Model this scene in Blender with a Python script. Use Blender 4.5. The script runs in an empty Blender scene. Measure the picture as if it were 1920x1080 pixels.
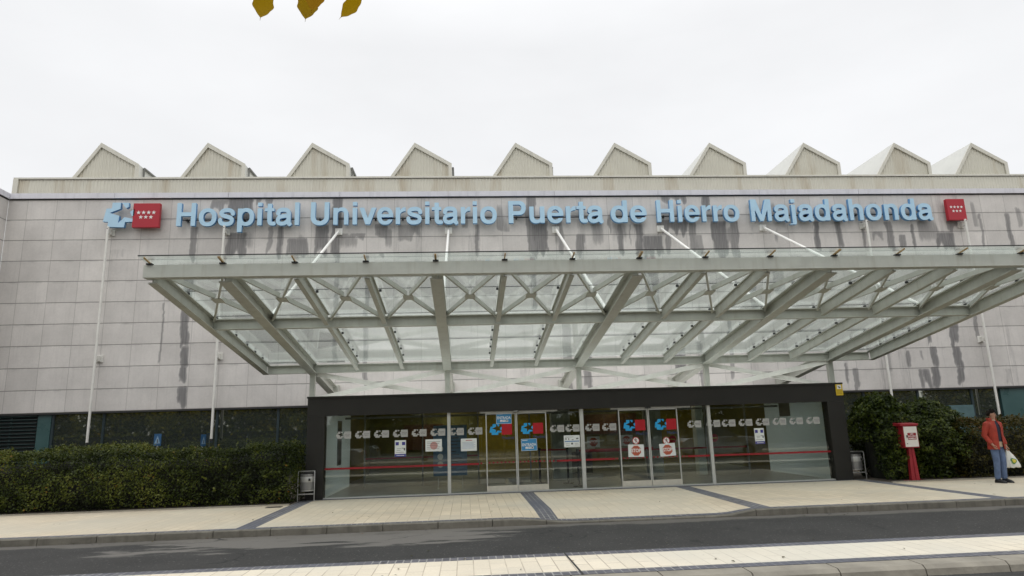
import bpy, bmesh, math, random
import numpy as np
from mathutils import Vector, Matrix
random.seed(7)
rng = np.random.default_rng(7)
sc = bpy.context.scene
COL = sc.collection
R = math.radians

# ------------------------------------------------------------------ camera
CAM = Vector((15.536, -23.861, 1.65))
YAW, PITCH, ROLL, FPX = -0.0735, 0.2068, -0.0308, 1250.0
def cam_axes():
    cy, sy, cp, sp = math.cos(YAW), math.sin(YAW), math.cos(PITCH), math.sin(PITCH)
    f = Vector((-sy*cp, cy*cp, sp)); r = Vector((cy, sy, 0)); u = r.cross(f)
    cr, sr = math.cos(ROLL), math.sin(ROLL)
    return cr*r + sr*u, -sr*r + cr*u, f
_r, _u, _f = cam_axes()
cd = bpy.data.cameras.new('camera'); cam = bpy.data.objects.new('camera', cd); COL.objects.link(cam)
cam.matrix_world = Matrix(((_r.x, _u.x, -_f.x, CAM.x), (_r.y, _u.y, -_f.y, CAM.y), (_r.z, _u.z, -_f.z, CAM.z), (0, 0, 0, 1)))
cd.sensor_width = 36; cd.lens = 36*FPX/1920; cd.clip_start = 0.05; cd.clip_end = 4000
sc.camera = cam

# ------------------------------------------------------------------ sky, sun, exposure
SUN_EL, SUN_ROT = R(52), R(200)
w = bpy.data.worlds.new('World'); sc.world = w; w.use_nodes = True
nt = w.node_tree; nt.nodes.clear(); L = nt.links.new
out = nt.nodes.new('ShaderNodeOutputWorld'); bg = nt.nodes.new('ShaderNodeBackground'); L(bg.outputs[0], out.inputs[0])
sky = nt.nodes.new('ShaderNodeTexSky'); sky.sky_type = 'NISHITA'; sky.sun_disc = False
sky.sun_elevation = SUN_EL; sky.sun_rotation = SUN_ROT
tc = nt.nodes.new('ShaderNodeTexCoord'); sep = nt.nodes.new('ShaderNodeSeparateXYZ'); L(tc.outputs['Generated'], sep.inputs[0])
# overcast: brighter towards the zenith, faint cloud mottling
ma = nt.nodes.new('ShaderNodeMath'); ma.operation = 'MULTIPLY_ADD'; L(sep.outputs['Z'], ma.inputs[0]); ma.inputs[1].default_value = 21.0; ma.inputs[2].default_value = -1.2; ma.use_clamp = False
mx0 = nt.nodes.new('ShaderNodeMath'); mx0.operation = 'MAXIMUM'; L(ma.outputs[0], mx0.inputs[0]); mx0.inputs[1].default_value = 9.75
mpn = nt.nodes.new('ShaderNodeMapping'); mpn.inputs['Scale'].default_value = (1.0, 1.0, 2.6); L(tc.outputs['Generated'], mpn.inputs[0])
ns = nt.nodes.new('ShaderNodeTexNoise'); ns.inputs['Scale'].default_value = 1.6; ns.inputs['Detail'].default_value = 5; ns.inputs['Roughness'].default_value = 0.55; L(mpn.outputs[0], ns.inputs['Vector'])
mr = nt.nodes.new('ShaderNodeMapRange'); mr.inputs['From Min'].default_value = 0.3; mr.inputs['From Max'].default_value = 0.7; mr.inputs['To Min'].default_value = 0.93; mr.inputs['To Max'].default_value = 1.05; L(ns.outputs[0], mr.inputs[0])
mm = nt.nodes.new('ShaderNodeMath'); mm.operation = 'MULTIPLY'; L(mx0.outputs[0], mm.inputs[0]); L(mr.outputs[0], mm.inputs[1])
cl = nt.nodes.new('ShaderNodeVectorMath'); cl.operation = 'SCALE'; cl.inputs[0].default_value = (0.985, 0.99, 1.0); L(mm.outputs[0], cl.inputs['Scale'])
mix = nt.nodes.new('ShaderNodeMix'); mix.data_type = 'RGBA'; mix.inputs[0].default_value = 0.93
L(sky.outputs[0], mix.inputs[6]); L(cl.outputs[0], mix.inputs[7]); L(mix.outputs[2], bg.inputs[0])
bg.inputs[1].default_value = 0.10
sd = bpy.data.lights.new('sun', 'SUN'); sd.energy = 0.5; sd.angle = R(40); sd.color = (1, 0.97, 0.92)
so = bpy.data.objects.new('sun', sd); COL.objects.link(so)
_sd = Vector((-0.35*math.cos(SUN_EL), -0.94*math.cos(SUN_EL), math.sin(SUN_EL))).normalized()
so.rotation_euler = _sd.to_track_quat('Z', 'Y').to_euler(); so.location = (0, -30, 40)
vs = sc.view_settings; vs.view_transform = 'Standard'; vs.look = 'None'; vs.exposure = 0.0; vs.gamma = 1.0
sc.cycles.max_bounces = 8; sc.cycles.transparent_max_bounces = 24; sc.cycles.glossy_bounces = 3; sc.cycles.diffuse_bounces = 3
sc.cycles.caustics_reflective = False; sc.cycles.caustics_refractive = False

# ------------------------------------------------------------------ mesh builder
class MB:
    def __init__(s): s.v = []; s.f = []; s.m = []; s.mi = 0
    def face(s, pts):
        n = len(s.v); s.v += [tuple(p) for p in pts]; s.f.append(tuple(range(n, n+len(pts)))); s.m.append(s.mi)
    def add(s, vs_, fs):
        n = len(s.v); s.v += [tuple(p) for p in vs_]
        for f in fs: s.f.append(tuple(i+n for i in f)); s.m.append(s.mi)
    def box(s, x0, y0, z0, x1, y1, z1):
        s.add([(x0,y0,z0),(x1,y0,z0),(x1,y1,z0),(x0,y1,z0),(x0,y0,z1),(x1,y0,z1),(x1,y1,z1),(x0,y1,z1)],
              [(0,3,2,1),(4,5,6,7),(0,1,5,4),(1,2,6,5),(2,3,7,6),(3,0,4,7)]); return s
    def bbox(s, x0, y0, z0, x1, y1, z1, b):                       # box with chamfered edges
        bm = bmesh.new(); bmesh.ops.create_cube(bm, size=1)
        for v in bm.verts: v.co = Vector(((x0+x1)/2+v.co.x*(x1-x0), (y0+y1)/2+v.co.y*(y1-y0), (z0+z1)/2+v.co.z*(z1-z0)))
        bmesh.ops.bevel(bm, geom=bm.edges[:], offset=b, segments=2, affect='EDGES', profile=0.6)
        bm.verts.index_update(); s.add([v.co[:] for v in bm.verts], [[v.index for v in f.verts] for f in bm.faces]); bm.free(); return s
    def frame(s, p, q, up=(0,0,1)):
        p, q = Vector(p), Vector(q); d = (q-p).normalized(); side = d.cross(Vector(up))
        if side.length < 1e-4: side = d.cross(Vector((1,0,0)))
        side.normalize(); u2 = side.cross(d).normalized(); return p, q, d, side, u2
    def bar(s, p, q, w_, h, up=(0,0,1)):
        p, q, d, a, u = s.frame(p, q, up); c = [(-1,-1),(1,-1),(1,1),(-1,1)]
        V = [p+a*(i*w_/2)+u*(j*h/2) for i,j in c]+[q+a*(i*w_/2)+u*(j*h/2) for i,j in c]
        s.add(V, [(0,3,2,1)[::-1],(4,5,6,7)[::-1],(0,1,5,4)[::-1],(1,2,6,5)[::-1],(2,3,7,6)[::-1],(3,0,4,7)[::-1]]); return s
    def extr(s, p, q, prof, up=(0,0,1)):                          # profile [(side, up)] swept from p to q
        p, q, d, a, u = s.frame(p, q, up); n = len(prof)
        V = [p+a*i+u*j for i,j in prof]+[q+a*i+u*j for i,j in prof]
        s.add(V, [tuple(range(n)), tuple(range(2*n-1, n-1, -1))]+[(i, i+n, (i+1)%n+n, (i+1)%n) for i in range(n)]); return s
    def ibeam(s, p, q, W, H, tf=0.022, tw=0.016, up=(0,0,1)):     # p, q at the middle of the section
        w2, h2, t2 = W/2, H/2, tw/2
        return s.extr(p, q, [(-w2,-h2),(w2,-h2),(w2,-h2+tf),(t2,-h2+tf),(t2,h2-tf),(w2,h2-tf),(w2,h2),(-w2,h2),(-w2,h2-tf),(-t2,h2-tf),(-t2,-h2+tf),(-w2,-h2+tf)], up)
    def tube(s, p, q, r0, r1=None, n=12, cap=True):
        r1 = r0 if r1 is None else r1; p, q, d, a, u = s.frame(p, q)
        V = [p+(a*math.cos(t)+u*math.sin(t))*r0 for t in [2*math.pi*i/n for i in range(n)]]+[q+(a*math.cos(t)+u*math.sin(t))*r1 for t in [2*math.pi*i/n for i in range(n)]]
        F = [(i, i+n, (i+1)%n+n, (i+1)%n) for i in range(n)]
        if cap: F += [tuple(range(n)), tuple(range(2*n-1, n-1, -1))]
        s.add(V, F); return s
    def path(s, pts, r, n=8):
        rs = r if isinstance(r, (list, tuple)) else [r]*len(pts)
        P = [Vector(p) for p in pts]; V = []; a = None
        for i, p in enumerate(P):
            d = (P[min(i+1, len(P)-1)]-P[max(i-1, 0)]).normalized()
            if a is None: a = d.orthogonal().normalized()
            a = (a-d*a.dot(d)).normalized(); b = d.cross(a)
            V += [p+(a*math.cos(2*math.pi*k/n)+b*math.sin(2*math.pi*k/n))*rs[i] for k in range(n)]
        F = [(i*n+k, i*n+(k+1)%n, (i+1)*n+(k+1)%n, (i+1)*n+k) for i in range(len(P)-1) for k in range(n)]
        F += [tuple(range(n))[::-1], tuple(range((len(P)-1)*n, len(P)*n))]; s.add(V, F); return s
    def loft(s, rings, cap=True, closed=True):
        n = len(rings[0]); V = [p for r in rings for p in r]; k = n if closed else n-1
        F = [(i*n+j, i*n+(j+1)%n, (i+1)*n+(j+1)%n, (i+1)*n+j) for i in range(len(rings)-1) for j in range(k)]
        if cap: F += [tuple(range(n))[::-1], tuple(range((len(rings)-1)*n, len(rings)*n))]
        s.add(V, F); return s
    def ball(s, c, rx, ry=None, rz=None, n=12, m=8):
        ry = rx if ry is None else ry; rz = rx if rz is None else rz; c = Vector(c); V = []; F = []
        for i in range(1, m):
            t = math.pi*i/m
            for j in range(n):
                p = 2*math.pi*j/n; V.append(c+Vector((rx*math.sin(t)*math.cos(p), ry*math.sin(t)*math.sin(p), rz*math.cos(t))))
        V += [c+Vector((0,0,rz)), c-Vector((0,0,rz))]; a, b = len(V)-2, len(V)-1
        for i in range(m-2):
            for j in range(n): F.append((i*n+j, (i+1)*n+j, (i+1)*n+(j+1)%n, i*n+(j+1)%n))
        for j in range(n): F.append((a, j, (j+1)%n)); F.append((b, (m-2)*n+(j+1)%n, (m-2)*n+j))
        s.add(V, F); return s
    def poly(s, pts, h, axis='y'):                                # pts (x,z) extruded in y from h[0] to h[1]
        n = len(pts); y0, y1 = h
        s.add([(x,y0,z) for x,z in pts]+[(x,y1,z) for x,z in pts], [tuple(range(n)), tuple(range(2*n-1,n-1,-1))]+[(i,(i+1)%n,(i+1)%n+n,i+n)[::-1] for i in range(n)]); return s
    def build(s, name, mats, parent=None, smooth=False, fix=True):
        me = bpy.data.meshes.new(name); off = org(parent)
        me.from_pydata([(v[0]-off.x, v[1]-off.y, v[2]-off.z) for v in s.v], [], s.f)
        mats = mats if isinstance(mats, (list, tuple)) else [mats]
        for m_ in mats: me.materials.append(m_)
        if any(s.m): me.polygons.foreach_set('material_index', s.m)
        if fix:
            bm = bmesh.new(); bm.from_mesh(me); bmesh.ops.recalc_face_normals(bm, faces=bm.faces); bm.to_mesh(me); bm.free()
        if smooth:
            me.polygons.foreach_set('use_smooth', [True]*len(me.polygons))
            try: me.set_sharp_from_angle(angle=R(40))
            except Exception: pass
        me.update()
        o = bpy.data.objects.new(name, me); COL.objects.link(o)
        if parent: o.parent = parent
        return o
def org(o):
    v = Vector((0,0,0))
    while o is not None: v += o.location; o = o.parent
    return v
def tag(o, label=None, cat=None, group=None, kind=None):
    if label: o['label'] = label
    if cat: o['category'] = cat
    if group: o['group'] = group
    if kind: o['kind'] = kind
    return o
def thing(name, loc, label, cat, group=None, rz=0):
    o = bpy.data.objects.new(name, None); COL.objects.link(o); o.location = loc; o.rotation_euler[2] = rz; o.empty_display_size = .2
    return tag(o, label, cat, group)
def local(o):                                                     # build parts in the thing's own coordinates
    class _L: pass
    return o
def copy_tree(o, parent=None):
    c = o.copy(); COL.objects.link(c); c.parent = parent
    for ch in list(o.children): copy_tree(ch, c)
    return c
class LB(MB):                                                     # local coordinates: no offset by the parent's place
    def build(s, name, mats, parent=None, smooth=False, fix=True):
        off = org(parent); s.v = [(x+off.x, y+off.y, z+off.z) for x, y, z in s.v]
        return MB.build(s, name, mats, parent, smooth, fix)

# ------------------------------------------------------------------ materials
def nodes(name):
    m = bpy.data.materials.new(name); m.use_nodes = True; t = m.node_tree
    return m, t, t.nodes['Principled BSDF'], t.links.new
def N(t, typ, **kw):
    n = t.nodes.new(typ)
    for k, v in kw.items(): setattr(n, k, v)
    return n
def mth(t, op, a, b=None, c=None, clamp=False):
    n = t.nodes.new('ShaderNodeMath'); n.operation = op; n.use_clamp = clamp
    for i, v in enumerate((a, b, c)):
        if v is None: continue
        if isinstance(v, (int, float)): n.inputs[i].default_value = v
        else: t.links.new(v, n.inputs[i])
    return n.outputs[0]
def mixc(t, fac, a, b, blend='MIX'):
    n = t.nodes.new('ShaderNodeMix'); n.data_type = 'RGBA'; n.blend_type = blend
    for i, v in ((0, fac), (6, a), (7, b)):
        if isinstance(v, (int, float)): n.inputs[i].default_value = v
        elif isinstance(v, (tuple, list)): n.inputs[i].default_value = (*v[:3], 1)
        else: t.links.new(v, n.inputs[i])
    return n.outputs[2]
def noise(t, scale, detail=4, rough=.55, vec=None, mscale=None):
    n = t.nodes.new('ShaderNodeTexNoise'); n.inputs['Scale'].default_value = scale; n.inputs['Detail'].default_value = detail; n.inputs['Roughness'].default_value = rough
    if vec is None:
        vec = t.nodes.new('ShaderNodeTexCoord').outputs['Object']
    if mscale:
        mp = t.nodes.new('ShaderNodeMapping'); mp.inputs['Scale'].default_value = mscale; t.links.new(vec, mp.inputs[0]); vec = mp.outputs[0]
    t.links.new(vec, n.inputs['Vector']); return n.outputs[0]
def ramp(t, v, lo, hi, a=0.0, b=1.0):
    n = t.nodes.new('ShaderNodeMapRange'); n.inputs['From Min'].default_value = lo; n.inputs['From Max'].default_value = hi
    n.inputs['To Min'].default_value = a; n.inputs['To Max'].default_value = b; t.links.new(v, n.inputs[0]); return n.outputs[0]
def mat(name, col, rough=.6, metal=0.0, var=.14, scale=5, spec=.5, bump=0.0, streak=0.0, dirt=None, sscale=(7, 7, .7)):
    m, t, b, l = nodes(name)
    n = noise(t, scale, 5)
    f = ramp(t, n, .3, .7, 1-var, 1+var)
    c = mixc(t, 1.0, col, None_col(t, f), 'MULTIPLY')
    if streak:
        s = noise(t, 1.0, 4, .6, None, sscale); c = mixc(t, mth(t, 'MULTIPLY', ramp(t, s, .52, .72), streak, clamp=True), c, dirt or tuple(x*.45 for x in col))
    l(c, b.inputs['Base Color']); b.inputs['Metallic'].default_value = metal
    l(ramp(t, n, .3, .7, max(rough-.07, .02), min(rough+.07, 1)), b.inputs['Roughness'])
    b.inputs['Specular IOR Level'].default_value = spec
    if bump:
        bp = t.nodes.new('ShaderNodeBump'); bp.inputs['Strength'].default_value = bump; bp.inputs['Distance'].default_value = .02; l(noise(t, scale*6, 4), bp.inputs['Height']); l(bp.outputs[0], b.inputs['Normal'])
    return m
def None_col(t, f):
    n = t.nodes.new('ShaderNodeCombineColor')
    for i in range(3): t.links.new(f, n.inputs[i])
    return n.outputs[0]
def glass(name, tint, ior=1.5, dirt=0.0, dirtcol=(.7,.72,.7)):
    m, t, b, l = nodes(name); o = t.nodes['Material Output']; t.nodes.remove(b)
    tr = N(t, 'ShaderNodeBsdfTransparent'); tr.inputs[0].default_value = (*tint, 1)
    gl = N(t, 'ShaderNodeBsdfGlossy'); gl.inputs['Roughness'].default_value = .012; gl.inputs[0].default_value = (.95, .97, .97, 1)
    fr = N(t, 'ShaderNodeFresnel'); gm = N(t, 'ShaderNodeNewGeometry'); l(ramp(t, gm.outputs['Backfacing'], 0, 1, ior, 1/ior), fr.inputs[0])   # the same reflectance on both faces of a pane
    mx = N(t, 'ShaderNodeMixShader'); l(fr.outputs[0], mx.inputs[0]); l(tr.outputs[0], mx.inputs[1]); l(gl.outputs[0], mx.inputs[2]); res = mx.outputs[0]
    if dirt:
        td = N(t, 'ShaderNodeBsdfTranslucent'); td.inputs[0].default_value = (*dirtcol, 1)
        di = N(t, 'ShaderNodeBsdfDiffuse'); di.inputs[0].default_value = (*dirtcol, 1)
        m1 = N(t, 'ShaderNodeMixShader'); m1.inputs[0].default_value = .06; l(td.outputs[0], m1.inputs[1]); l(di.outputs[0], m1.inputs[2])
        n = noise(t, .5, 2, .4)
        m2 = N(t, 'ShaderNodeMixShader'); l(ramp(t, n, .3, .75, dirt*.8, dirt*1.25), m2.inputs[0]); l(res, m2.inputs[1]); l(m1.outputs[0], m2.inputs[2]); res = m2.outputs[0]
    l(res, o.inputs[0]); return m
def emit(name, col, s):
    m, t, b, l = nodes(name); b.inputs['Base Color'].default_value = (*col, 1); b.inputs['Emission Color'].default_value = (*col, 1); b.inputs['Emission Strength'].default_value = s; return m
def leafmat(name, cols, rough=.45, thru=.25):
    m, t, b, l = nodes(name)
    a = N(t, 'ShaderNodeAttribute'); a.attribute_name = 'tone'
    cr = N(t, 'ShaderNodeValToRGB'); l(a.outputs['Fac'], cr.inputs[0]); e = cr.color_ramp.elements
    e[0].position, e[0].color = cols[0][0], (*cols[0][1], 1); e[1].position, e[1].color = cols[-1][0], (*cols[-1][1], 1)
    for p, c in cols[1:-1]: x = e.new(p); x.color = (*c, 1)
    l(cr.outputs[0], b.inputs['Base Color']); b.inputs['Roughness'].default_value = rough; b.inputs['Specular IOR Level'].default_value = .22
    o = t.nodes['Material Output']; tl = N(t, 'ShaderNodeBsdfTranslucent'); l(cr.outputs[0], tl.inputs[0])
    mx = N(t, 'ShaderNodeMixShader'); mx.inputs[0].default_value = thru; l(b.outputs[0], mx.inputs[1]); l(tl.outputs[0], mx.inputs[2]); l(mx.outputs[0], o.inputs[0])
    return m

TH, ZT = 0.75588, 10.176
def facade_mat(name, axis='X'):
    m, t, b, l = nodes(name)
    co = N(t, 'ShaderNodeNewGeometry'); sp = N(t, 'ShaderNodeSeparateXYZ'); l(co.outputs['Position'], sp.inputs[0])
    X = sp.outputs[axis]; Z = sp.outputs['Z']
    u = X; v = mth(t, 'DIVIDE', mth(t, 'SUBTRACT', ZT, Z), TH)
    fu = mth(t, 'FRACT', mth(t, 'ADD', u, 100.0)); fv = mth(t, 'FRACT', mth(t, 'ADD', v, 100.0))
    du = mth(t, 'MINIMUM', fu, mth(t, 'SUBTRACT', 1.0, fu)); dv = mth(t, 'MULTIPLY', mth(t, 'MINIMUM', fv, mth(t, 'SUBTRACT', 1.0, fv)), TH)
    ju = ramp(t, du, .005, .014, 1, 0); jv = ramp(t, dv, .008, .018, 1, 0)
    j = mth(t, 'MAXIMUM', mth(t, 'MULTIPLY', ju, .5), jv)
    cb = N(t, 'ShaderNodeCombineXYZ'); l(mth(t, 'FLOOR', u), cb.inputs[0]); l(mth(t, 'FLOOR', v), cb.inputs[1])
    wn = N(t, 'ShaderNodeTexWhiteNoise'); l(cb.outputs[0], wn.inputs[0])
    tone = ramp(t, wn.outputs['Value'], 0, 1, .93, 1.06)
    fine = ramp(t, noise(t, 14, 6, .7, co.outputs['Position']), .3, .7, .95, 1.05)
    cloud = ramp(t, noise(t, .9, 4, .6, co.outputs['Position']), .28, .72, .86, 1.08)
    f = mth(t, 'MULTIPLY', mth(t, 'MULTIPLY', tone, fine), cloud)
    c = mixc(t, 1.0, (.648, .620, .590), None_col(t, f), 'MULTIPLY')
    st = noise(t, 1.0, 5, .65, co.outputs['Position'], (9, 9, .55))
    c = mixc(t, ramp(t, st, .52, .8, 0, .30), c, (.36, .345, .33))
    # soot under each horizontal joint
    sj = mth(t, 'MULTIPLY', ramp(t, fv, 0, .12, .8, 0), ramp(t, noise(t, 2.2, 4, .6, co.outputs['Position']), .48, .7)); c = mixc(t, sj, c, (.33, .32, .31))
    at = N(t, 'ShaderNodeAttribute'); at.attribute_name = 'stain'
    tn = mth(t, 'MULTIPLY', mth(t, 'SUBTRACT', noise(t, 1.0, 6, .7, co.outputs['Position'], (11, 11, 1.6)), .5), .55)
    ks = ramp(t, mth(t, 'ADD', at.outputs['Fac'], tn), .21, .42)
    sa = mth(t, 'MULTIPLY', mth(t, 'MULTIPLY', ks, ramp(t, at.outputs['Fac'], .2, .95, .45, 1.0)), ramp(t, noise(t, 1.0, 5, .7, co.outputs['Position'], (26, 26, 1.1)), .25, .65, .66, 1.08), clamp=True)
    c = mixc(t, sa, c, (.19, .185, .185))
    c = mixc(t, mth(t, 'MULTIPLY', j, .66), c, (.11, .105, .10))
    l(c, b.inputs['Base Color']); b.inputs['Roughness'].default_value = .72; b.inputs['Specular IOR Level'].default_value = .35
    bp = N(t, 'ShaderNodeBump'); bp.inputs['Strength'].default_value = .5; bp.inputs['Distance'].default_value = .012; l(mth(t, 'SUBTRACT', 1.0, j), bp.inputs['Height']); l(bp.outputs[0], b.inputs['Normal'])
    return m
def paving_mat(name, col, bw, bh, mortar, mcol, msize=.006, rot=0.0, var=.1, stain=.35):
    m, t, b, l = nodes(name); co = N(t, 'ShaderNodeNewGeometry')
    mp = N(t, 'ShaderNodeMapping'); mp.inputs['Rotation'].default_value = (0, 0, rot); l(co.outputs['Position'], mp.inputs[0])
    br = N(t, 'ShaderNodeTexBrick'); br.inputs['Scale'].default_value = 1; br.inputs['Brick Width'].default_value = bw; br.inputs['Row Height'].default_value = bh
    br.inputs['Mortar Size'].default_value = msize; br.inputs['Mortar Smooth'].default_value = .1; br.inputs['Bias'].default_value = 0
    br.inputs['Color1'].default_value = (*[x*(1-var) for x in col], 1); br.inputs['Color2'].default_value = (*[x*(1+var) for x in col], 1); br.inputs['Mortar'].default_value = (*mcol, 1)
    l(mp.outputs[0], br.inputs[0])
    n1 = ramp(t, noise(t, .8, 5, .65, co.outputs['Position']), .3, .72, 1.06, 1-stain*.5); n2 = ramp(t, noise(t, 30, 4, .7, co.outputs['Position']), .3, .7, .93, 1.06)
    wear = ramp(t, noise(t, 1.6, 5, .65, co.outputs['Position']), .42, .62, 0, .7)
    c0 = mixc(t, wear, br.outputs[0], col)
    c = mixc(t, 1.0, c0, None_col(t, mth(t, 'MULTIPLY', n1, n2)), 'MULTIPLY')
    g = noise(t, .55, 5, .6, co.outputs['Position'], (1, 2.2, 1)); c = mixc(t, ramp(t, g, .56, .64, 0, stain), c, tuple(x*.72 for x in (col[0]*.93, col[1], col[2]*1.12)))
    lf = noise(t, .28, 3, .5, co.outputs['Position']); c = mixc(t, ramp(t, lf, .42, .62, 0, .6), c, (col[0]*.86, col[1]*.93, col[2]*1.02))
    sp = noise(t, 9, 5, .7, co.outputs['Position']); c = mixc(t, ramp(t, sp, .64, .72, 0, .5), c, tuple(x*.5 for x in col))
    l(c, b.inputs['Base Color']); b.inputs['Roughness'].default_value = .75; b.inputs['Specular IOR Level'].default_value = .3
    bp = N(t, 'ShaderNodeBump'); bp.inputs['Strength'].default_value = .4; bp.inputs['Distance'].default_value = .006; l(mth(t, 'SUBTRACT', 1.0, br.outputs['Fac']), bp.inputs['Height']); l(bp.outputs[0], b.inputs['Normal'])
    return m
def asphalt_mat():
    m, t, b, l = nodes('asphalt'); co = N(t, 'ShaderNodeNewGeometry'); P = co.outputs['Position']
    sp = N(t, 'ShaderNodeSeparateXYZ'); l(P, sp.inputs[0]); y = sp.outputs['Y']; x = sp.outputs['X']
    f = mth(t, 'MULTIPLY', ramp(t, noise(t, 1.1, 5, .6, P), .3, .7, .8, 1.2), ramp(t, noise(t, 60, 3, .7, P), .3, .7, .65, 1.35))
    c = mixc(t, 1.0, (.035, .0345, .033), None_col(t, f), 'MULTIPLY')
    # pale grit
    c = mixc(t, ramp(t, noise(t, 24, 2, .5, P), .665, .70, 0, .7), c, (.19, .18, .17))
    # dried silt along the upper gutter, with its own torn outline
    band = mth(t, 'MULTIPLY', ramp(t, y, -12.9, -12.1), ramp(t, x, 15.5, 17.8, 1, 0))
    band = mth(t, 'MULTIPLY', band, ramp(t, x, 8.3, 10.8))
    n = noise(t, 1.0, 6, .62, P, (.55, 2.6, 1)); k = ramp(t, mth(t, 'ADD', n, mth(t, 'SUBTRACT', mth(t, 'MULTIPLY', band, .28), .13)), .55, .60, 0, .85)
    c = mixc(t, mth(t, 'MULTIPLY', k, ramp(t, y, -13.2, -12.7)), c, (.17, .16, .145))
    edge = ramp(t, mth(t, 'ADD', y, mth(t, 'MULTIPLY', mth(t, 'SUBTRACT', noise(t, 1.2, 5, .6, P), .5), .7)), -11.38, -11.25, 0, .75)
    c = mixc(t, mth(t, 'MULTIPLY', edge, ramp(t, y, -10.8, -10.9)), c, (.14, .13, .115))
    # a few cracks
    vo = N(t, 'ShaderNodeTexVoronoi', feature='DISTANCE_TO_EDGE'); vo.inputs['Scale'].default_value = .45
    mp = N(t, 'ShaderNodeVectorMath', operation='ADD'); l(P, mp.inputs[0])
    nn = N(t, 'ShaderNodeTexNoise'); nn.inputs['Scale'].default_value = 1.5; nn.inputs['Detail'].default_value = 5; l(P, nn.inputs['Vector']); l(nn.outputs['Color'], mp.inputs[1]); l(mp.outputs[0], vo.inputs['Vector'])
    ck = mth(t, 'MULTIPLY', ramp(t, vo.outputs['Distance'], .003, .012, 1, 0), ramp(t, noise(t, .7, 3, .5, P), .55, .62)); c = mixc(t, ck, c, (.015, .015, .015))
    l(c, b.inputs['Base Color']); b.inputs['Roughness'].default_value = .8; b.inputs['Specular IOR Level'].default_value = .35
    bp = N(t, 'ShaderNodeBump'); bp.inputs['Strength'].default_value = .5; bp.inputs['Distance'].default_value = .006; l(noise(t, 90, 3, .7, P), bp.inputs['Height']); l(bp.outputs[0], b.inputs['Normal'])
    return m
M_fac = facade_mat('stone_cladding'); M_facY = facade_mat('stone_cladding_wing', 'Y')
M_cop = mat('coping_metal', (.68, .675, .72), .45, 0, .05, 2, streak=.25)
M_clad = mat('beige_sheet', (.60, .58, .49), .5, 0, .05, 1.2, streak=.55, dirt=(.36, .28, .17), sscale=(1.6, 1.6, .25))
M_cladtrim = mat('beige_trim', (.64, .62, .54), .5, 0, .06, 2, streak=.2)
M_roofsheet = mat('roof_sheet', (.62, .62, .58), .5, 0, .06, 1.5)
M_dark = mat('shadow_gap', (.03, .03, .03), .8)
M_steel = mat('painted_steel', (.50, .508, .455), .45, 0, .08, 3, streak=.32, dirt=(.30, .27, .2))
M_steelw = mat('white_steel', (.86, .85, .80), .4, 0, .05, 6, streak=.15, dirt=(.4, .36, .28))
M_pole = mat('pole_paint', (.76, .75, .70), .4, 0, .06, 6, streak=.2, dirt=(.35, .31, .25))
M_finrefl = mat('fin_reflection_tan', (.42, .27, .11), .5, 0, .2, 9)  # gold reflection on the glass joint edges, put into the fin colour
M_blackm = mat('black_rubber', (.02, .02, .02), .6)
M_cglass = glass('canopy_glass', (.955, .985, .975), 1.47, .024, (.90, .96, .94))
M_vglass = glass('entrance_glass', (.93, .955, .94), 1.62)
M_portal = mat('charcoal_panel', (.024, .023, .0205), .5, 0, .1, 2, .3)
M_mull = mat('aluminium', (.52, .53, .51), .4, .15, .05, 6)
M_kick = mat('brushed_steel', (.60, .57, .49), .45, .05, .06, 10)
M_red = mat('red_tape', (.27, .008, .014), .5)
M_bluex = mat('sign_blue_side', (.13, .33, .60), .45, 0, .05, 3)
M_blue = mat('sign_blue', (.43, .645, .81), .42, 0, .05, 3, streak=.1, dirt=(.22, .38, .55))
M_redp = mat('sign_red', (.40, .008, .022), .35, 0, .05, 3)
M_white = mat('white_paint', (.80, .80, .78), .5, 0, .04, 6)
M_asph = asphalt_mat()
M_pave = paving_mat('cream_paving', (.62, .535, .40), .4, .2, None, (.36, .29, .2), .006, R(90), .07, .32)
M_pave2 = paving_mat('cream_paving_median', (.72, .65, .52), .6, .2, None, (.42, .36, .28), .007, R(90), .05, .16)
M_setts = paving_mat('grey_setts', (.12, .12, .135), .2, .1, None, (.33, .325, .31), .009, R(90), .22, .3)
M_kerb = mat('kerb_concrete', (.16, .15, .125), .8, 0, .25, 3, .3, .5, streak=.4, dirt=(.06, .055, .045))
M_kerb2 = mat('kerb_concrete_pale', (.29, .268, .222), .8, 0, .18, 3, .3, .4, streak=.3, dirt=(.22, .2, .17))
M_soil = mat('soil', (.07, .055, .04), .9, 0, .4, 6)
# ------------------------------------------------------------------ ground, road, pavements
def struct(o): o['kind'] = 'structure'; return o
b = MB(); b.face([(-1500,-1500,-.16),(1500,-1500,-.16),(1500,1500,-.16),(-1500,1500,-.16)]); struct(b.build('ground', mat('bare_ground', (.12,.11,.09), .9, 0, .3, .6)))
b = MB(); b.face([(-60,-24.9,-.12),(90,-24.9,-.12),(90,-10.7,-.12),(-60,-10.7,-.12)]); struct(b.build('road', M_asph))
KY = -10.96                                                       # road face of the upper kerb
def drop(x):                                                      # dropped kerb in front of the doors
    def s(a, b_, v): t = min(max((v-a)/(b_-a), 0), 1); return t*t*(3-2*t)
    return s(16.3, 17.6, x)*(1-s(20.35, 21.1, x))
def pz(x, y):
    k = min(max((-y-9.6)/1.3, 0), 1)
    return -.085*drop(x)*k
xs = sorted(set([-30,-20,-12,-6,0,4,8]+[11.3,11.65,16.9,17.25,21.02,21.4,25.95,26.3]+[16.3+.25*i for i in range(21)]+[23,24,27,28.5,30.6,30.95,34,38,45,60]))
ys = [-10.84,-10.68,-10.3,-9.9,-9.6,-8,-6.2,-5.95,-5.80]
MXb = [(11.3,11.65),(16.9,17.25),(21.02,21.4),(25.95,26.3),(30.6,30.95)]
b = MB()
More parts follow.
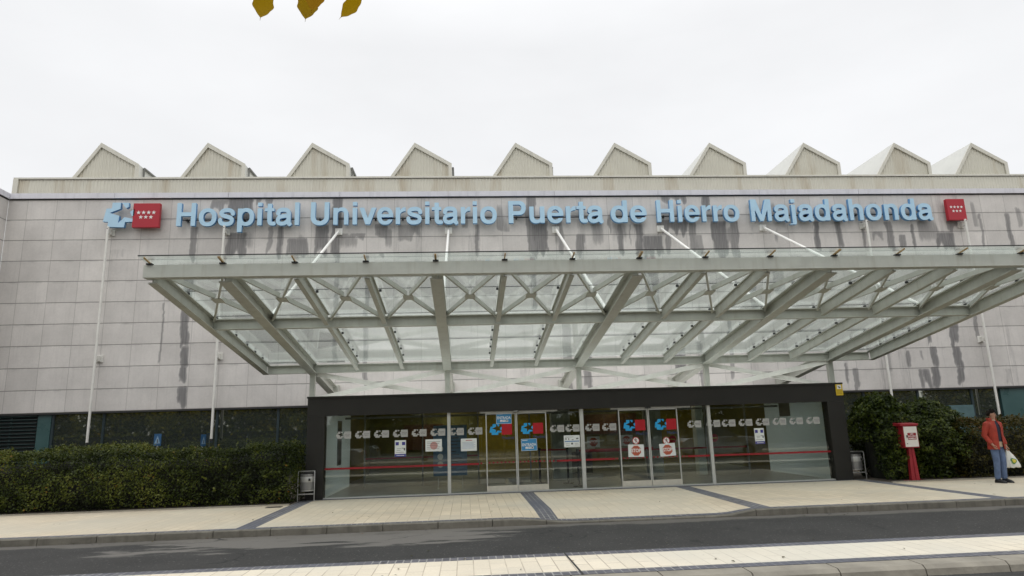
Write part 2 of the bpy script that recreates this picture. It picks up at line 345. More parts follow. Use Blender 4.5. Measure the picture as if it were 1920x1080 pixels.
for i in range(len(xs)-1):
    for j in range(len(ys)-1):
        x0, x1, y0, y1 = xs[i], xs[i+1], ys[j], ys[j+1]; xm = (x0+x1)/2
        dark = any(a-.001 <= x0 and x1 <= c+.001 for a, c in MXb) or j == 0 or (j == len(ys)-2 and 11.65 < xm < 25.95)
        b.mi = 1 if dark else 0
        b.face([(x0,y0,pz(x0,y0)),(x1,y0,pz(x1,y0)),(x1,y1,pz(x1,y1)),(x0,y1,pz(x0,y1))])
struct(b.build('pavement', [M_pave, M_setts]))
b = MB(); x = -30.0
while x < 60:
    for k in range(4):
        x0 = x+.25*k; x1 = x0+.25-(.012 if k == 3 else 0); z0, z1 = pz(x0,-10.96), pz(x1,-10.96)
        b.add([(x0,KY,-.14),(x1,KY,-.14),(x1,KY,z1-.015),(x0,KY,z0-.015),(x0,KY+.015,z0),(x1,KY+.015,z1),(x1,-10.842,z1),(x0,-10.842,z0),(x1,-10.842,-.14),(x0,-10.842,-.14)],
              [(0,1,2,3),(3,2,5,4),(4,5,6,7),(1,8,6,5,2),(0,3,4,7,9)])
    x += 1.0
struct(b.build('kerb', M_kerb))
b = MB(); b.box(-30,-10.842,-.15,60,-10.80,-.125); struct(b.build('kerb_bedding', M_kerb))
# median: cream paving between two sett bands, a pale kerb on the near side
b = MB(); b.mi = 0; b.face([(-30,-15.66,0),(60,-15.66,0),(60,-14.72,0),(-30,-14.72,0)])
b.mi = 1; b.face([(-30,-14.72,0),(60,-14.72,0),(60,-14.50,0),(-30,-14.50,0)]); b.face([(-30,-15.86,0),(60,-15.86,0),(60,-15.66,0),(-30,-15.66,0)])
b.mi = 2; b.face([(-30,-14.50,-.13),(60,-14.50,-.13),(60,-14.50,0),(-30,-14.50,0)])
struct(b.build('median_pavement', [M_pave2, M_setts, M_kerb]))
b = MB(); x = -30.3
while x < 60:
    b.extr((x,-16,0),(x+.985,-16,0),[(-.14,-.004),(.11,-.012),(.16,-.05),(.18,-.14),(-.14,-.14)]); x += 1.0
struct(b.build('median_kerb', M_kerb2))
b = MB(); b.box(-30,-27.2,-.14,60,-24.9,0); struct(b.build('far_pavement', M_pave))
b = MB(); b.box(-30,-60,-.15,60,-27.2,-.02); struct(b.build('far_car_park', mat('worn_asphalt', (.10,.10,.095), .85, 0, .25, 1.2)))
b = MB(); b.face([(-30,-6.80,.01),(11.29,-6.80,.01),(11.29,0,.01),(-30,0,.01)]); b.face([(26.31,-6.9,.012),(60,-6.9,.012),(60,0,.012),(26.31,0,.012)]); b.face([(25.99,-5.79,.012),(26.31,-5.79,.012),(26.31,0,.012),(25.99,0,.012)])
struct(b.build('planting_bed', M_soil))
b = MB(); b.box(-30,-6.88,-.02,11.28,-6.80,.03); b.box(26.32,-6.98,-.02,60,-6.90,.03); struct(b.build('bed_edging', M_kerb2))

b = MB(); b.face([(16.80,-14.5,.004),(16.825,-14.5,.004),(16.845,-15.86,.004),(16.82,-15.86,.004)]); struct(b.build('median_joint', M_blackm))
# leaf litter and grit blown against the kerbs
P = []
for n_, x0_, x1_, y0_, y1_, z_ in ((90,0,36,-11.35,-10.98,-.112),(60,0,36,-6.95,-6.4,.012),(40,5,30,-15.6,-14.6,.006),(50,0,36,-14.4,-13.0,-.112),(40,0,36,-10.7,-7.2,.008)):
    P.append(np.stack([rng.uniform(x0_,x1_,n_), rng.uniform(y0_,y1_,n_), np.full(n_, z_)], 1))
LITTER = np.concatenate(P)

# ------------------------------------------------------------------ hospital building
HB = thing('hospital_building', (17, 0, 0), 'long hospital building clad in stained grey stone panels with gabled roof lights', 'building')
STAINS = [[5.74,5.98,7.93,9.12,0.6],[6.37,6.93,9.72,10.13,0.5],[6.98,7.84,9.25,10.19,0.8],[7.02,7.71,8.01,8.87,0.7],[7.97,8.68,10.02,10.18,0.5],[8.78,8.95,7.99,9.09,0.7],[8.42,8.61,8.03,9.1,0.4],[9.13,9.89,7.94,8.64,0.6],[10.13,10.61,7.97,9.14,0.7],[10.73,11.08,7.96,10.17,0.7],[11.09,12.05,8.6,8.82,0.4],[12.34,12.77,8.61,9.16,0.6],[12.25,12.64,7.9,8.04,0.5],[13.12,14.0,8.64,9.15,0.35],[16.0,16.12,7.7,9.13,0.6],[17.91,18.27,7.91,10.16,0.6],[18.19,18.69,7.91,9.21,0.8],[19.09,19.29,7.9,9.21,0.4],[19.75,20.09,7.89,8.68,0.6],[20.6,20.8,8.88,9.19,0.5],[21.01,21.15,8.77,9.46,0.5],[21.36,21.56,7.87,9.08,0.8],[21.79,21.87,8.03,9.08,0.4],[22.03,22.29,7.82,9.07,0.9],[22.32,23.06,7.81,8.61,0.8],[22.89,24.09,8.7,9.23,0.7],[23.08,24.08,10.02,10.2,0.6],[23.14,23.37,7.85,8.71,0.5],[24.1,24.41,8.0,9.16,0.55],[24.73,25.0,9.48,10.17,0.8],[25.02,25.6,7.78,9.15,0.85],[25.71,26.02,7.78,9.15,0.55],[24.34,24.6,7.83,8.63,0.4],[29.03,29.24,7.95,9.12,0.85],[29.94,30.16,7.93,9.11,0.7],[30.95,31.08,7.97,9.1,0.5],[31.34,31.77,8.34,8.69,0.4],[31.92,32.2,7.91,9.09,0.6],[32.43,32.71,7.99,8.55,0.6],[32.96,33.09,7.96,8.97,0.6],[33.95,34.67,7.99,8.62,0.8],[34.46,35.01,8.74,9.13,0.5],[35.8,35.91,7.97,9.39,0.5],[36.91,37.11,7.94,9.38,0.6],[5.63,5.91,4.76,7.34,0.85],[5.71,5.95,4.06,4.76,0.9],[5.69,5.9,3.38,4.06,0.9],[5.67,5.95,2.62,3.38,0.9],[4.95,5.02,4.23,6.35,0.5],[11.95,12.13,3.03,7.95,0.45],[10.87,11.06,3.9,7.96,0.35],[18.04,18.22,5.66,7.87,0.5],[19.05,19.38,2.75,5.44,0.4],[19.81,20.1,2.96,4.65,0.6],[23.14,23.54,2.93,4.57,0.7],[24.04,24.23,2.91,4.56,0.5],[25.22,25.38,2.97,5.33,0.5],[32.95,33.09,4.17,4.77,0.9],[32.92,33.19,3.41,4.16,0.9],[32.87,33.18,2.64,3.4,0.95],[33.84,34.17,4.14,5.06,0.85],[33.84,34.15,3.4,4.14,0.9],[33.86,34.13,2.75,3.38,0.85],[32.39,32.54,2.69,3.34,0.65],[32.56,32.81,2.68,3.33,0.75],[31.96,32.11,3.39,4.04,0.6],[32.52,32.65,3.54,4.07,0.35],[34.85,35.02,4.27,5.35,0.5],[35.75,36.03,2.74,3.29,0.25],[1.8,1.86,9.46,10.26,0.1],[2.98,3.52,7.86,8.35,0.2],[22.26,22.77,5.38,7.82,0.4],[27.21,27.63,6.1,7.75,0.35],[29.82,30.06,2.66,3.44,0.5],[29.53,29.63,2.76,3.64,0.6],[26.21,26.52,5.31,7.35,0.35],[31.09,31.36,3.21,4.81,0.3]]
def vnoise(x, y, seed):
    g = np.random.default_rng(seed).random((256, 256)); xi = np.floor(x).astype(int); yi = np.floor(y).astype(int); fx = x-xi; fy = y-yi
    fx = fx*fx*(3-2*fx); fy = fy*fy*(3-2*fy)
    a = lambda i, j: g[(xi+i) % 256, (yi+j) % 256]
    return (a(0,0)*(1-fx)+a(1,0)*fx)*(1-fy)+(a(0,1)*(1-fx)+a(1,1)*fx)*fy
X0, X1, Z0 = -.66, 46.0, ZT-10*TH
nx, nz = 1050, 132
gx = np.linspace(X0, X1, nx); gz = np.linspace(Z0, ZT, nz); GX, GZ = np.meshgrid(gx, gz)
S = np.zeros_like(GX)
sst = lambda a, b_, v: (lambda t: t*t*(3-2*t))(np.clip((v-a)/(b_-a), 0, 1))
for i, (xa, xb, za, zb, s) in enumerate(STAINS):
    jit = (vnoise(GX*2+i*7, GZ*2.2+i*3, 3)-.5)*.09+(vnoise(GX*6+i*7, GZ*9+i*3, 4)-.5)*.05; q = np.maximum(xb-xa, .12)
    ed = .05
    fx = sst(xa-ed, xa+ed, GX+jit)*(1-sst(xb-ed, xb+ed, GX+jit))
    zj = (vnoise(GX*8+i*11, GZ*.7, 5)-.5)*.5
    fz = sst(za-.08, za+.14, GZ+zj)*(1-sst(zb-.05, zb+.05, GZ))
    S = np.maximum(S, fx*fz*min(1, s*1.3))
band = sst(8.0, 8.5, GZ)*(1-sst(9.7, 10.1, GZ))*sst(5.5, 8, GX)
runs = sst(.62, .80, vnoise(GX*3.2, GZ*.35+3, 8))*.45*band*sst(.3, .5, vnoise(GX*1.1, GZ*1.3, 9))
low = sst(.74, .86, vnoise(GX*2.6+40, GZ*.25, 12))*.28*sst(9, 14, GX)
S = np.maximum(S, np.maximum(runs, low))
me = bpy.data.meshes.new('facade_cladding')
V = np.stack([GX-17, np.zeros_like(GX), GZ], -1).reshape(-1, 3); idx = np.arange(nx*nz).reshape(nz, nx)
F = np.stack([idx[:-1,:-1], idx[:-1,1:], idx[1:,1:], idx[1:,:-1]], -1).reshape(-1, 4)
me.from_pydata(V.tolist(), [], F.tolist()); at = me.attributes.new('stain', 'FLOAT', 'POINT'); at.data.foreach_set('value', S.ravel().astype(np.float32)); me.materials.append(M_fac)
fo = bpy.data.objects.new('facade_cladding', me); COL.objects.link(fo); fo.parent = HB
b = MB(); b.box(X0, .02, Z0+.002, 46, .35, ZT+.05); b.box(X0,.36,0,46,7.5,.005); b.box(X0, 7.5, 0, 46, 7.8, 11.2); b.build('wall_core', mat('wall_core', (.25,.24,.23), .8), HB)
b = MB(); b.face([(X0,-.01,-.1),(X0,-2.2,-.1),(X0,-2.2,ZT),(X0,-.01,ZT)]); b.face([(X0-30,-2.2,-.1),(X0,-2.2,-.1),(X0,-2.2,ZT),(X0-30,-2.2,ZT)]); b.build('wing_wall', M_facY, HB)
# coping: sheets four metres long with hairline gaps over a shadow gap painted as a black strip
b = MB(); x = X0+.0
cuts = [X0]+[3+4*i for i in range(11)]+[46]
for a, c in zip(cuts[:-1], cuts[1:]): b.box(a+.006, -.07, ZT+.028, c-.006, .6, ZT+.225)
b.box(X0-.25, -2.25, ZT+.028, X0+.055, -.08, ZT+.225)
b.build('coping', M_cop, HB)
b = MB(); b.box(X0+.01, -.015, ZT-.02, 46, .5, ZT+.026); b.box(X0-.2, -2.19, ZT-.02, X0+.012, -.02, ZT+.026); b.build('shadow_gap', M_dark, HB)
# soffit and ground-floor glazing band
b = MB(); b.box(X0, .001, Z0-.06, 46, .36, Z0); b.build('soffit', M_dark, HB)
def winmat():
    m, t, b_, l = nodes('reflective_glass'); o = t.nodes['Material Output']
    b_.inputs['Base Color'].default_value = (.010, .018, .015, 1); b_.inputs['Roughness'].default_value = .4
    gl = N(t, 'ShaderNodeBsdfGlossy'); gl.inputs[0].default_value = (.88, .90, .78, 1); gl.inputs['Roughness'].default_value = .02
    bp = N(t, 'ShaderNodeBump'); bp.inputs['Strength'].default_value = .05; bp.inputs['Distance'].default_value = .05; l(noise(t, .7, 2), bp.inputs['Height']); l(bp.outputs[0], gl.inputs['Normal'])
    fr = N(t, 'ShaderNodeFresnel'); fr.inputs[0].default_value = 3.9
    mx = N(t, 'ShaderNodeMixShader'); l(fr.outputs[0], mx.inputs[0]); l(b_.outputs[0], mx.inputs[1]); l(gl.outputs[0], mx.inputs[2]); l(mx.outputs[0], o.inputs[0]); return m
M_win = winmat(); M_teal = mat('teal_panel', (.045,.10,.10), .3, 0, .1, 2); M_tealm = mat('teal_mullion', (.018,.034,.040), .4); M_slat = mat('teal_slat', (.05,.085,.085), .45)
ZW = Z0-.062
mulls = [1.60, 3.25, 7.0, 9.05, 11.38]
for a, c in zip(mulls[:-1], mulls[1:]):
    b = MB(); b.box(a+.04, .16, .1, c-.04, .20, ZW); b.build('window_pane', M_win, HB)
for x in mulls[:-1]:
    b = MB(); b.box(x-.04, .12, .1, x+.04, .22, ZW); b.build('mullion', M_tealm, HB)
rm = [26.0, 28.1, 30.2, 32.3, 34.4, 35.5]
for a, c in zip(rm[:-1], rm[1:]):
    b = MB(); b.box(a+.04, .16, .1, c-.04, .20, ZW); b.build('window_pane', M_win, HB)
for x in rm[1:-1]:
    b = MB(); b.box(x-.04, .12, .1, x+.04, .22, ZW); b.build('mullion', M_tealm, HB)
b = MB(); b.box(1.12, .10, .1, 1.55, .22, ZW); b.build('teal_panel', M_teal, HB)
b = MB()
for i in range(6): b.box(35.52+1.8*i, .10, .1, 35.52+1.8*i+1.785, .22, ZW)
b.build('teal_panel', M_teal, HB)
b = MB(); b.box(33.4, .08, .9, 34.35, .15, 1.98); b.build('grey_blue_panel', mat('pale_teal_panel', (.085,.15,.16), .35), HB)
b = MB(); z = .2
while z < ZW-.05:
    b.extr((X0, .1, z), (1.11, .1, z), [(-.05,-.03),(.05,.02),(.05,.035),(-.05,-.015)]); z += .115
b.box(.2,.16,.1,.25,.2,ZW); b.build('louvre', M_slat, HB)
b = MB(); b.box(X0,.2,.1,1.11,.24,ZW); b.build('louvre_backing', M_dark, HB)
# corrugated roof upstand and the gabled roof lights behind it
def corrug(b, x0, x1, zb, ztop, y, p=.125, d=.014):
    x = x0; k = 0; prof = []
    while x < x1:
        for dx, dy in ((0,0),(.35,0),(.5,1),(.85,1)):
            xx = x+dx*p
            if xx <= x1: prof.append((xx, y-dy*d))
        x += p
    prof.append((x1, y))
    for (xa, ya), (xb, yb) in zip(prof[:-1], prof[1:]):
        b.face([(xa,ya,zb),(xb,yb,zb),(xb,yb,ztop(xb)),(xa,ya,ztop(xa))])
b = MB(); corrug(b, -1.1, 46, 10.2, lambda x: 11.31, 1.0); b.build('roof_upstand', M_clad, HB, fix=False)
b = MB(); b.box(-1.24,.93,10.2,-1.06,1.2,11.33); b.box(-1.24,.94,11.335,46,1.6,11.40); b.box(-1.24,1.2,10.2,-1.2,7,11.33); b.build('upstand_trim', M_cladtrim, HB)
b = MB(); b.box(-1.2,1.6,11.30,46,7.5,11.36); b.build('flat_roof', M_roofsheet, HB)
AP = [1.73,5.70,9.68,13.67,17.68,21.71,25.65,29.65,33.57,36.98]
def roof_light(ax):
    # profile: left foot, apex, right shoulder, right foot (front plane y = 1.12)
    y0, y1 = 1.12, 7.4; zb = 11.38; pts = [(ax-.98, zb), (ax, 12.85), (ax+1.46, 11.97), (ax+1.46, zb)]
    def top(x): return (zb+(x-ax+.98)/.98*1.47 if x < ax else 12.85-(x-ax)/1.46*.88)-.10
    b = MB(); corrug(b, ax-.9, ax+1.36, zb, lambda x: max(top(x), zb+.005), y0); g = b.build('roof_light', M_clad, HB, fix=False)
    b = MB(); t = .13                                             # verge trim standing proud of the sheet
    inn = [(ax-.98+t*1.15, zb), (ax+.01, 12.85-t*1.45), (ax+1.46-t, 11.97-t*.6), (ax+1.46-t, zb)]
    for i in range(3):
        o0, o1, i0, i1 = pts[i], pts[i+1], inn[i], inn[i+1]
        b.poly([o0, o1, i1, i0], (y0-.075-.003*i, y0-.032))
    b.build('verge_trim', M_cladtrim, g)
    b = MB(); cols = [(ax-.98, zb-.02), (ax, 12.84), (ax+1.45, 11.96), (ax+1.45, zb-.02)]
    for (xa, za), (xb, zb_) in zip(cols[:-1], cols[1:]): b.face([(xa,y0-.03,za),(xb,y0-.03,zb_),(xb,y1,zb_),(xa,y1,za)])
    b.face([(x_,y1,z_) for x_, z_ in cols]); b.build('roof_sheet', M_roofsheet, g, fix=False)
    b = MB(); b.path([(ax+1.50,y0+.3,11.93),(ax+1.50,y1,11.93)], .045, 6); b.path([(ax+1.5,y0+.3,11.93),(ax+1.5,y0+.3,zb)], .03, 6)
    b.build('gutter_pipe', mat_once('grey_pipe', (.16,.16,.15), .5), g)
    b = MB(); b.box(ax-.62, 3.4, 11.93, ax-.50, 3.5, 12.30); b.build('roof_fixing', M_white, g)
_mo = {}
def mat_once(n, *a, **k):
    if n not in _mo: _mo[n] = mat(n, *a, **k)
    return _mo[n]
for ax in AP: roof_light(ax)

# ------------------------------------------------------------------ wall poles
PG = 'slender poles standing off the stone wall'
for x, lab in ((3,'leftmost white pole standing off the wall, below the blue emblem'),(7,'white wall pole under the word Hospital, partly behind the canopy corner'),(31,'white wall pole behind the canopy, under the last word of the sign'),(35,'white wall pole at far right, below the right red starred square')):
    t = thing('wall_pole', (x,-.3,1.6), lab, 'pole', PG)
    b = MB(); b.tube((x,-.3,1.6),(x,-.3,9.06),.043,n=14); b.build('pole', M_pole, t, True)
    for z in (8.9, 4.4):
        b = MB(); b.box(x-.12,-.05,z-.12,x+.12,-.004,z+.12); b.bar((x,-.05,z),(x,-.29,z),.05,.10); b.box(x-.05,-.2,z-.09,x+.05,-.05,z+.09); b.build('bracket', M_pole, t)
    b = MB(); b.tube((x,-.3,1.52),(x,-.3,1.6),.03,n=10); b.tube((x,-.352,8.98),(x,-.34,8.98),.016,n=8); b.build('end_pin', M_dark, t)

# ------------------------------------------------------------------ sign lettering
def E_(cx, cy, rx, ry, n=2.25): return lambda x, y: ((np.abs((x-cx)/rx)**n+np.abs((y-cy)/ry)**n)**(1/n)-1)*min(rx, ry)
def B_(x0, y0, x1, y1): return lambda x, y: np.maximum(np.abs(x-(x0+x1)/2)-(x1-x0)/2, np.abs(y-(y0+y1)/2)-(y1-y0)/2)
def U_(*f): return lambda x, y: np.minimum.reduce([g(x, y) for g in f])
def I_(*f): return lambda x, y: np.maximum.reduce([g(x, y) for g in f])
def D_(a, b_): return lambda x, y: np.maximum(a(x, y), -b_(x, y))
def MX(f, w_): return lambda x, y: f(w_-x, y)
def RT(f, w_, h): return lambda x, y: f(w_-x, h-y)
def Q_(pts):                                                      # convex polygon, any winding
    a = sum(pts[i][0]*pts[(i+1) % len(pts)][1]-pts[(i+1) % len(pts)][0]*pts[i][1] for i in range(len(pts)))
    if a > 0: pts = pts[::-1]
    def f(x, y):
        d = None
        for (xa, ya), (xb, yb) in zip(pts, pts[1:]+pts[:1]):
            ln = math.hypot(xb-xa, yb-ya); e = (-(yb-ya)*(x-xa)+(xb-xa)*(y-ya))/ln; d = e if d is None else np.maximum(d, e)
        return d
    return f
def ST(pts, wd):                                                  # butt-ended stroke along a smooth path
    P = [Vector((p[0], p[1])) for p in pts]; Q = []
    for i in range(len(P)-1):
        p0, p1, p2, p3 = P[max(i-1,0)], P[i], P[i+1], P[min(i+2, len(P)-1)]
        for k in range(8):
            t = k/8; Q.append(.5*((2*p1)+(p2-p0)*t+(2*p0-5*p1+4*p2-p3)*t*t+(3*p1-p0-3*p2+p3)*t**3))
    Q.append(P[-1])
    def f(x, y):
        d = np.full_like(x, 1e9)
        for i in range(len(Q)-1):
            a, c = Q[i], Q[i+1]; ex, ey = c.x-a.x, c.y-a.y; l2 = ex*ex+ey*ey+1e-9; t = ((x-a.x)*ex+(y-a.y)*ey)/l2
            bad = np.zeros_like(x, bool)
            if i == 0: bad |= t < 0
            if i == len(Q)-2: bad |= t > 1
            t = np.clip(t, 0, 1); e = np.hypot(x-a.x-t*ex, y-a.y-t*ey); d = np.minimum(d, np.where(bad, np.maximum(e, wd/2+12), e))
        return d-wd/2
    return f
nn_ = U_(B_(65,0,205,532), I_(D_(E_(340,322,205,224), E_(305,318,100,112)), B_(150,318,560,560)), B_(405,0,545,322))
pp_ = U_(B_(62,-207,202,532), D_(I_(E_(325,266,252,280), B_(110,-20,600,560)), E_(320,266,118,162)))
rr_ = U_(B_(64,0,204,532), I_(D_(E_(372,300,185,240), E_(372,275,168,133)), B_(150,300,378,560)))
GL = {
 'H': (722, U_(B_(70,0,210,718), B_(512,0,652,718), B_(200,303,520,425))),
 'U': (722, U_(B_(70,250,218,718), B_(504,250,652,718), I_(D_(E_(361,262,291,279), E_(361,262,143,148)), B_(0,-60,722,262)))),
 'P': (667, U_(B_(73,0,221,718), D_(U_(B_(150,262,400,718), E_(396,490,226,228)), U_(B_(221,384,396,596), E_(390,490,90,106))))),
 'M': (833, U_(B_(69,0,205,718), B_(628,0,764,718), Q_([(69,718),(258,718),(478,0),(355,0)]), Q_([(764,718),(575,718),(355,0),(478,0)]))),
 'o': (611, D_(E_(305,266,272,280), E_(305,266,132,162))),
 'l': (278, B_(69,0,209,718)), 'i': (278, U_(B_(69,0,209,532), B_(69,600,209,718))),
 'j': (278, U_(B_(69,-70,209,532), B_(69,600,209,718), ST([(139,0),(136,-90),(100,-146),(10,-150)], 125))),
 'n': (611, nn_), 'u': (611, RT(nn_, 611, 532)), 'h': (611, U_(nn_, B_(65,0,205,718))),
 'p': (611, pp_), 'd': (611, lambda x, y: np.minimum(MX(D_(I_(E_(325,266,252,280), B_(110,-20,600,560)), E_(320,266,118,162)), 611)(x, y), B_(409,0,549,718)(x, y))),
 'r': (389, rr_),
 'e': (556, U_(D_(D_(E_(278,266,257,280), E_(278,266,122,166)), B_(285,150,600,222)), B_(130,222,530,318))),
 's': (556, ST([(470,362),(440,440),(360,480),(272,484),(150,455),(112,385),(160,322),(280,282),(405,240),(448,160),(405,78),(280,46),(160,60),(95,110),(80,185)], 126)),
 'a': (556, U_(ST([(104,360),(125,440),(200,480),(290,484),(385,465),(434,395),(436,300),(436,180),(440,80),(470,30)], 132), B_(430,0,535,70), ST([(440,330),(350,292),(230,275),(130,235),(96,150),(135,70),(230,46),(340,75),(430,165)], 122))),
 't': (333, U_(B_(98,110,238,680), B_(12,440,316,532), ST([(168,160),(180,85),(225,54),(318,52)], 122))),
 'v': (556, U_(Q_([(6,532),(158,532),(352,0),(204,0)]), Q_([(550,532),(398,532),(204,0),(352,0)]))),
}
def contour(f, w_, st=11.0):
    x = np.arange(-40, w_+60, st); y = np.arange(-260, 790, st); Xg, Yg = np.meshgrid(x, y); D = f(Xg, Yg)+1e-6
    seg = {}
    def ip(i, j, k, l_): a, c = D[j, i], D[l_, k]; t = a/(a-c); return (x[i]+(x[k]-x[i])*t, y[j]+(y[l_]-y[j])*t)
    inside = D < 0
    cell = inside[:-1,:-1].astype(int)+2*inside[:-1,1:]+4*inside[1:,1:]+8*inside[1:,:-1]
    tab = {1:[(3,0)],2:[(0,1)],3:[(3,1)],4:[(1,2)],5:[(3,2),(1,0)],6:[(0,2)],7:[(3,2)],8:[(2,3)],9:[(2,0)],10:[(0,3),(2,1)],11:[(2,1)],12:[(1,3)],13:[(1,0)],14:[(0,3)]}
    for j, i in zip(*np.nonzero((cell > 0) & (cell < 15))):
        def key(e): return [(i,j,0),(i+1,j,1),(i,j+1,0),(i,j,1)][e]
        for a, c in tab[cell[j, i]]: seg[key(a)] = key(c)
    pos = lambda k: ip(k[0],k[1],k[0]+1,k[1]) if k[2] == 0 else ip(k[0],k[1],k[0],k[1]+1)
    loops = []
    while seg:
        s0 = next(iter(seg)); lp = []; k = s0
        while k in seg: lp.append(pos(k)); k = seg.pop(k)
        if len(lp) > 6: loops.append(lp)
    res = []
    for lp in loops:                                              # drop points on straight runs
        keep = []
        for a, p, c in zip([lp[-1]]+lp[:-1], lp, lp[1:]+lp[:1]):
            if abs((p[0]-a[0])*(c[1]-p[1])-(p[1]-a[1])*(c[0]-p[0])) > .8: keep.append(p)
        res.append(keep if len(keep) > 3 else lp)
    return res
def solid(loops, depth, sx, sz):                                  # filled outlines with thickness, as mesh data
    cu = bpy.data.curves.new('outline', 'CURVE'); cu.dimensions = '2D'; cu.fill_mode = 'BOTH'; cu.extrude = depth/2
    for lp in loops:
        sp = cu.splines.new('POLY'); sp.points.add(len(lp)-1); sp.use_cyclic_u = True
        for p, (x_, z_) in zip(sp.points, lp): p.co = (x_*sx, z_*sz, 0, 1)
    o = bpy.data.objects.new('outline', cu); COL.objects.link(o); bpy.context.view_layer.update()
    me = bpy.data.meshes.new_from_object(o.evaluated_get(bpy.context.evaluated_depsgraph_get()))
    bpy.data.objects.remove(o); bpy.data.curves.remove(cu)
    V_ = [(v.co.x, -v.co.z, v.co.y) for v in me.vertices]; F_ = [tuple(p.vertices) for p in me.polygons]; bpy.data.meshes.remove(me)
    return V_, F_
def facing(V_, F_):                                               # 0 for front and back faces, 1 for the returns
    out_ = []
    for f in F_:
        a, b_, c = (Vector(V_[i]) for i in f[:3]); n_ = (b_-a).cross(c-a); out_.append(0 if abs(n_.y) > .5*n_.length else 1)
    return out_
SK, SZ_ = 1.1978e-3*.942, 1.1978e-3
glc = {ch: solid(contour(f, a), .13, SK, SZ_) for ch, (a, f) in GL.items()}
words = [('Hospital',5.32,9.62),('Universitario',10.03,16.79),('Puerta',17.23,20.78),('de',21.07,22.44),('Hierro',22.83,26.02),('Majadahonda',26.48,33.73)]
SG = thing('building_sign', (19.5,-.2,9.05), 'long row of raised pale blue letters naming the hospital, high on the stone wall', 'sign')
for wd, xa, xb in words:
    lsb = {'H':70,'U':70,'P':73,'d':34,'M':69}[wd[0]]; rsb = {'l':69,'o':34,'a':21,'e':21}[wd[-1]]
    nat = (sum(GL[c][0] for c in wd)-lsb-rsb)*SK; k = (xb-xa)/nat; pen = -lsb*SK
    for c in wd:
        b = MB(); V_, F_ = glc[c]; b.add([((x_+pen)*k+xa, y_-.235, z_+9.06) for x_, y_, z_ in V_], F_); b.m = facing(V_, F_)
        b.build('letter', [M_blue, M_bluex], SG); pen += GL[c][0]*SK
b = MB()
for xa, xb in ((5.4,9.6),(10.1,16.7),(17.3,20.7),(21.1,22.4),(22.9,26),(26.5,33.7)):
    b.box(xa,-.165,9.3,xb,-.135,9.34)
    x = xa+.2
    while x < xb: b.box(x,-.135,9.28,x+.05,-.004,9.36); x += 1.0
b.build('mounting_rail', M_dark, SG)
# emblem pieces traced once; used for the big emblem and for the small decals on the glass (units: 0..1 of its height)
EMB = [[(140,98),(207,98),(207,152),(125,187),(204,213),(197,276),(243,226),(313,238),(311,265),(252,268),(247,312),(117,308),(117,265),(76,262),(96,150),(138,148)],
       [(216,99),(270,100),(272,136),(252,148)], [(284,180),(322,152),(320,214),(303,218)]]
EMBN = [[((x_-76)/214, (312-y_)/214) for x_, y_ in p] for p in EMB]
def star_pts(cx, cz, r):
    return [(cx+(r if i % 2 == 0 else r*.42)*math.sin(math.pi*i/5), cz+(r if i % 2 == 0 else r*.42)*math.cos(math.pi*i/5)) for i in range(10)]
STARS = [(-.30+.2*i, .09) for i in range(4)]+[(-.2+.2*i, -.10) for i in range(3)]
t = thing('emblem_sign', (3.3,-.2,9.03), 'raised pale blue cross emblem with a star cut out of it', 'emblem')
for p in EMBN:
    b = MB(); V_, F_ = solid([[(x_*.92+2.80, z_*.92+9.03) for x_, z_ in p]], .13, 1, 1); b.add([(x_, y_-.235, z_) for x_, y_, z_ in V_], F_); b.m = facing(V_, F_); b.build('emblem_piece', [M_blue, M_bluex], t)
b = MB(); b.box(3.0,-.17,9.4,3.1,-.004,9.5); b.box(3.2,-.17,9.15,3.3,-.004,9.25); b.build('standoff', M_dark, t)
for x0, x1, z0, z1, lab in ((3.80,4.72,9.02,9.92,'raised red square with seven white stars beside the blue emblem'),(34.36,35.10,9.03,9.89,'raised red square with seven white stars at the right end of the sign')):
    t = thing('star_square', ((x0+x1)/2,-.2,z0), lab, 'sign', 'red starred squares on the facade')
    b = MB(); b.bbox(x0,-.30,z0,x1,-.15,z1,.012); b.box((x0+x1)/2-.2,-.15,z0+.2,(x0+x1)/2+.2,-.004,z0+.3); b.build('panel', M_redp, t)
    for sx, sz in STARS:
        b = MB(); pts = star_pts((x0+x1)/2+sx*(x1-x0)*.95, (z0+z1)/2+.02+sz*(z1-z0), .085*(x1-x0)); b.poly(pts, (-.306,-.300)); b.build('star', M_white, t)

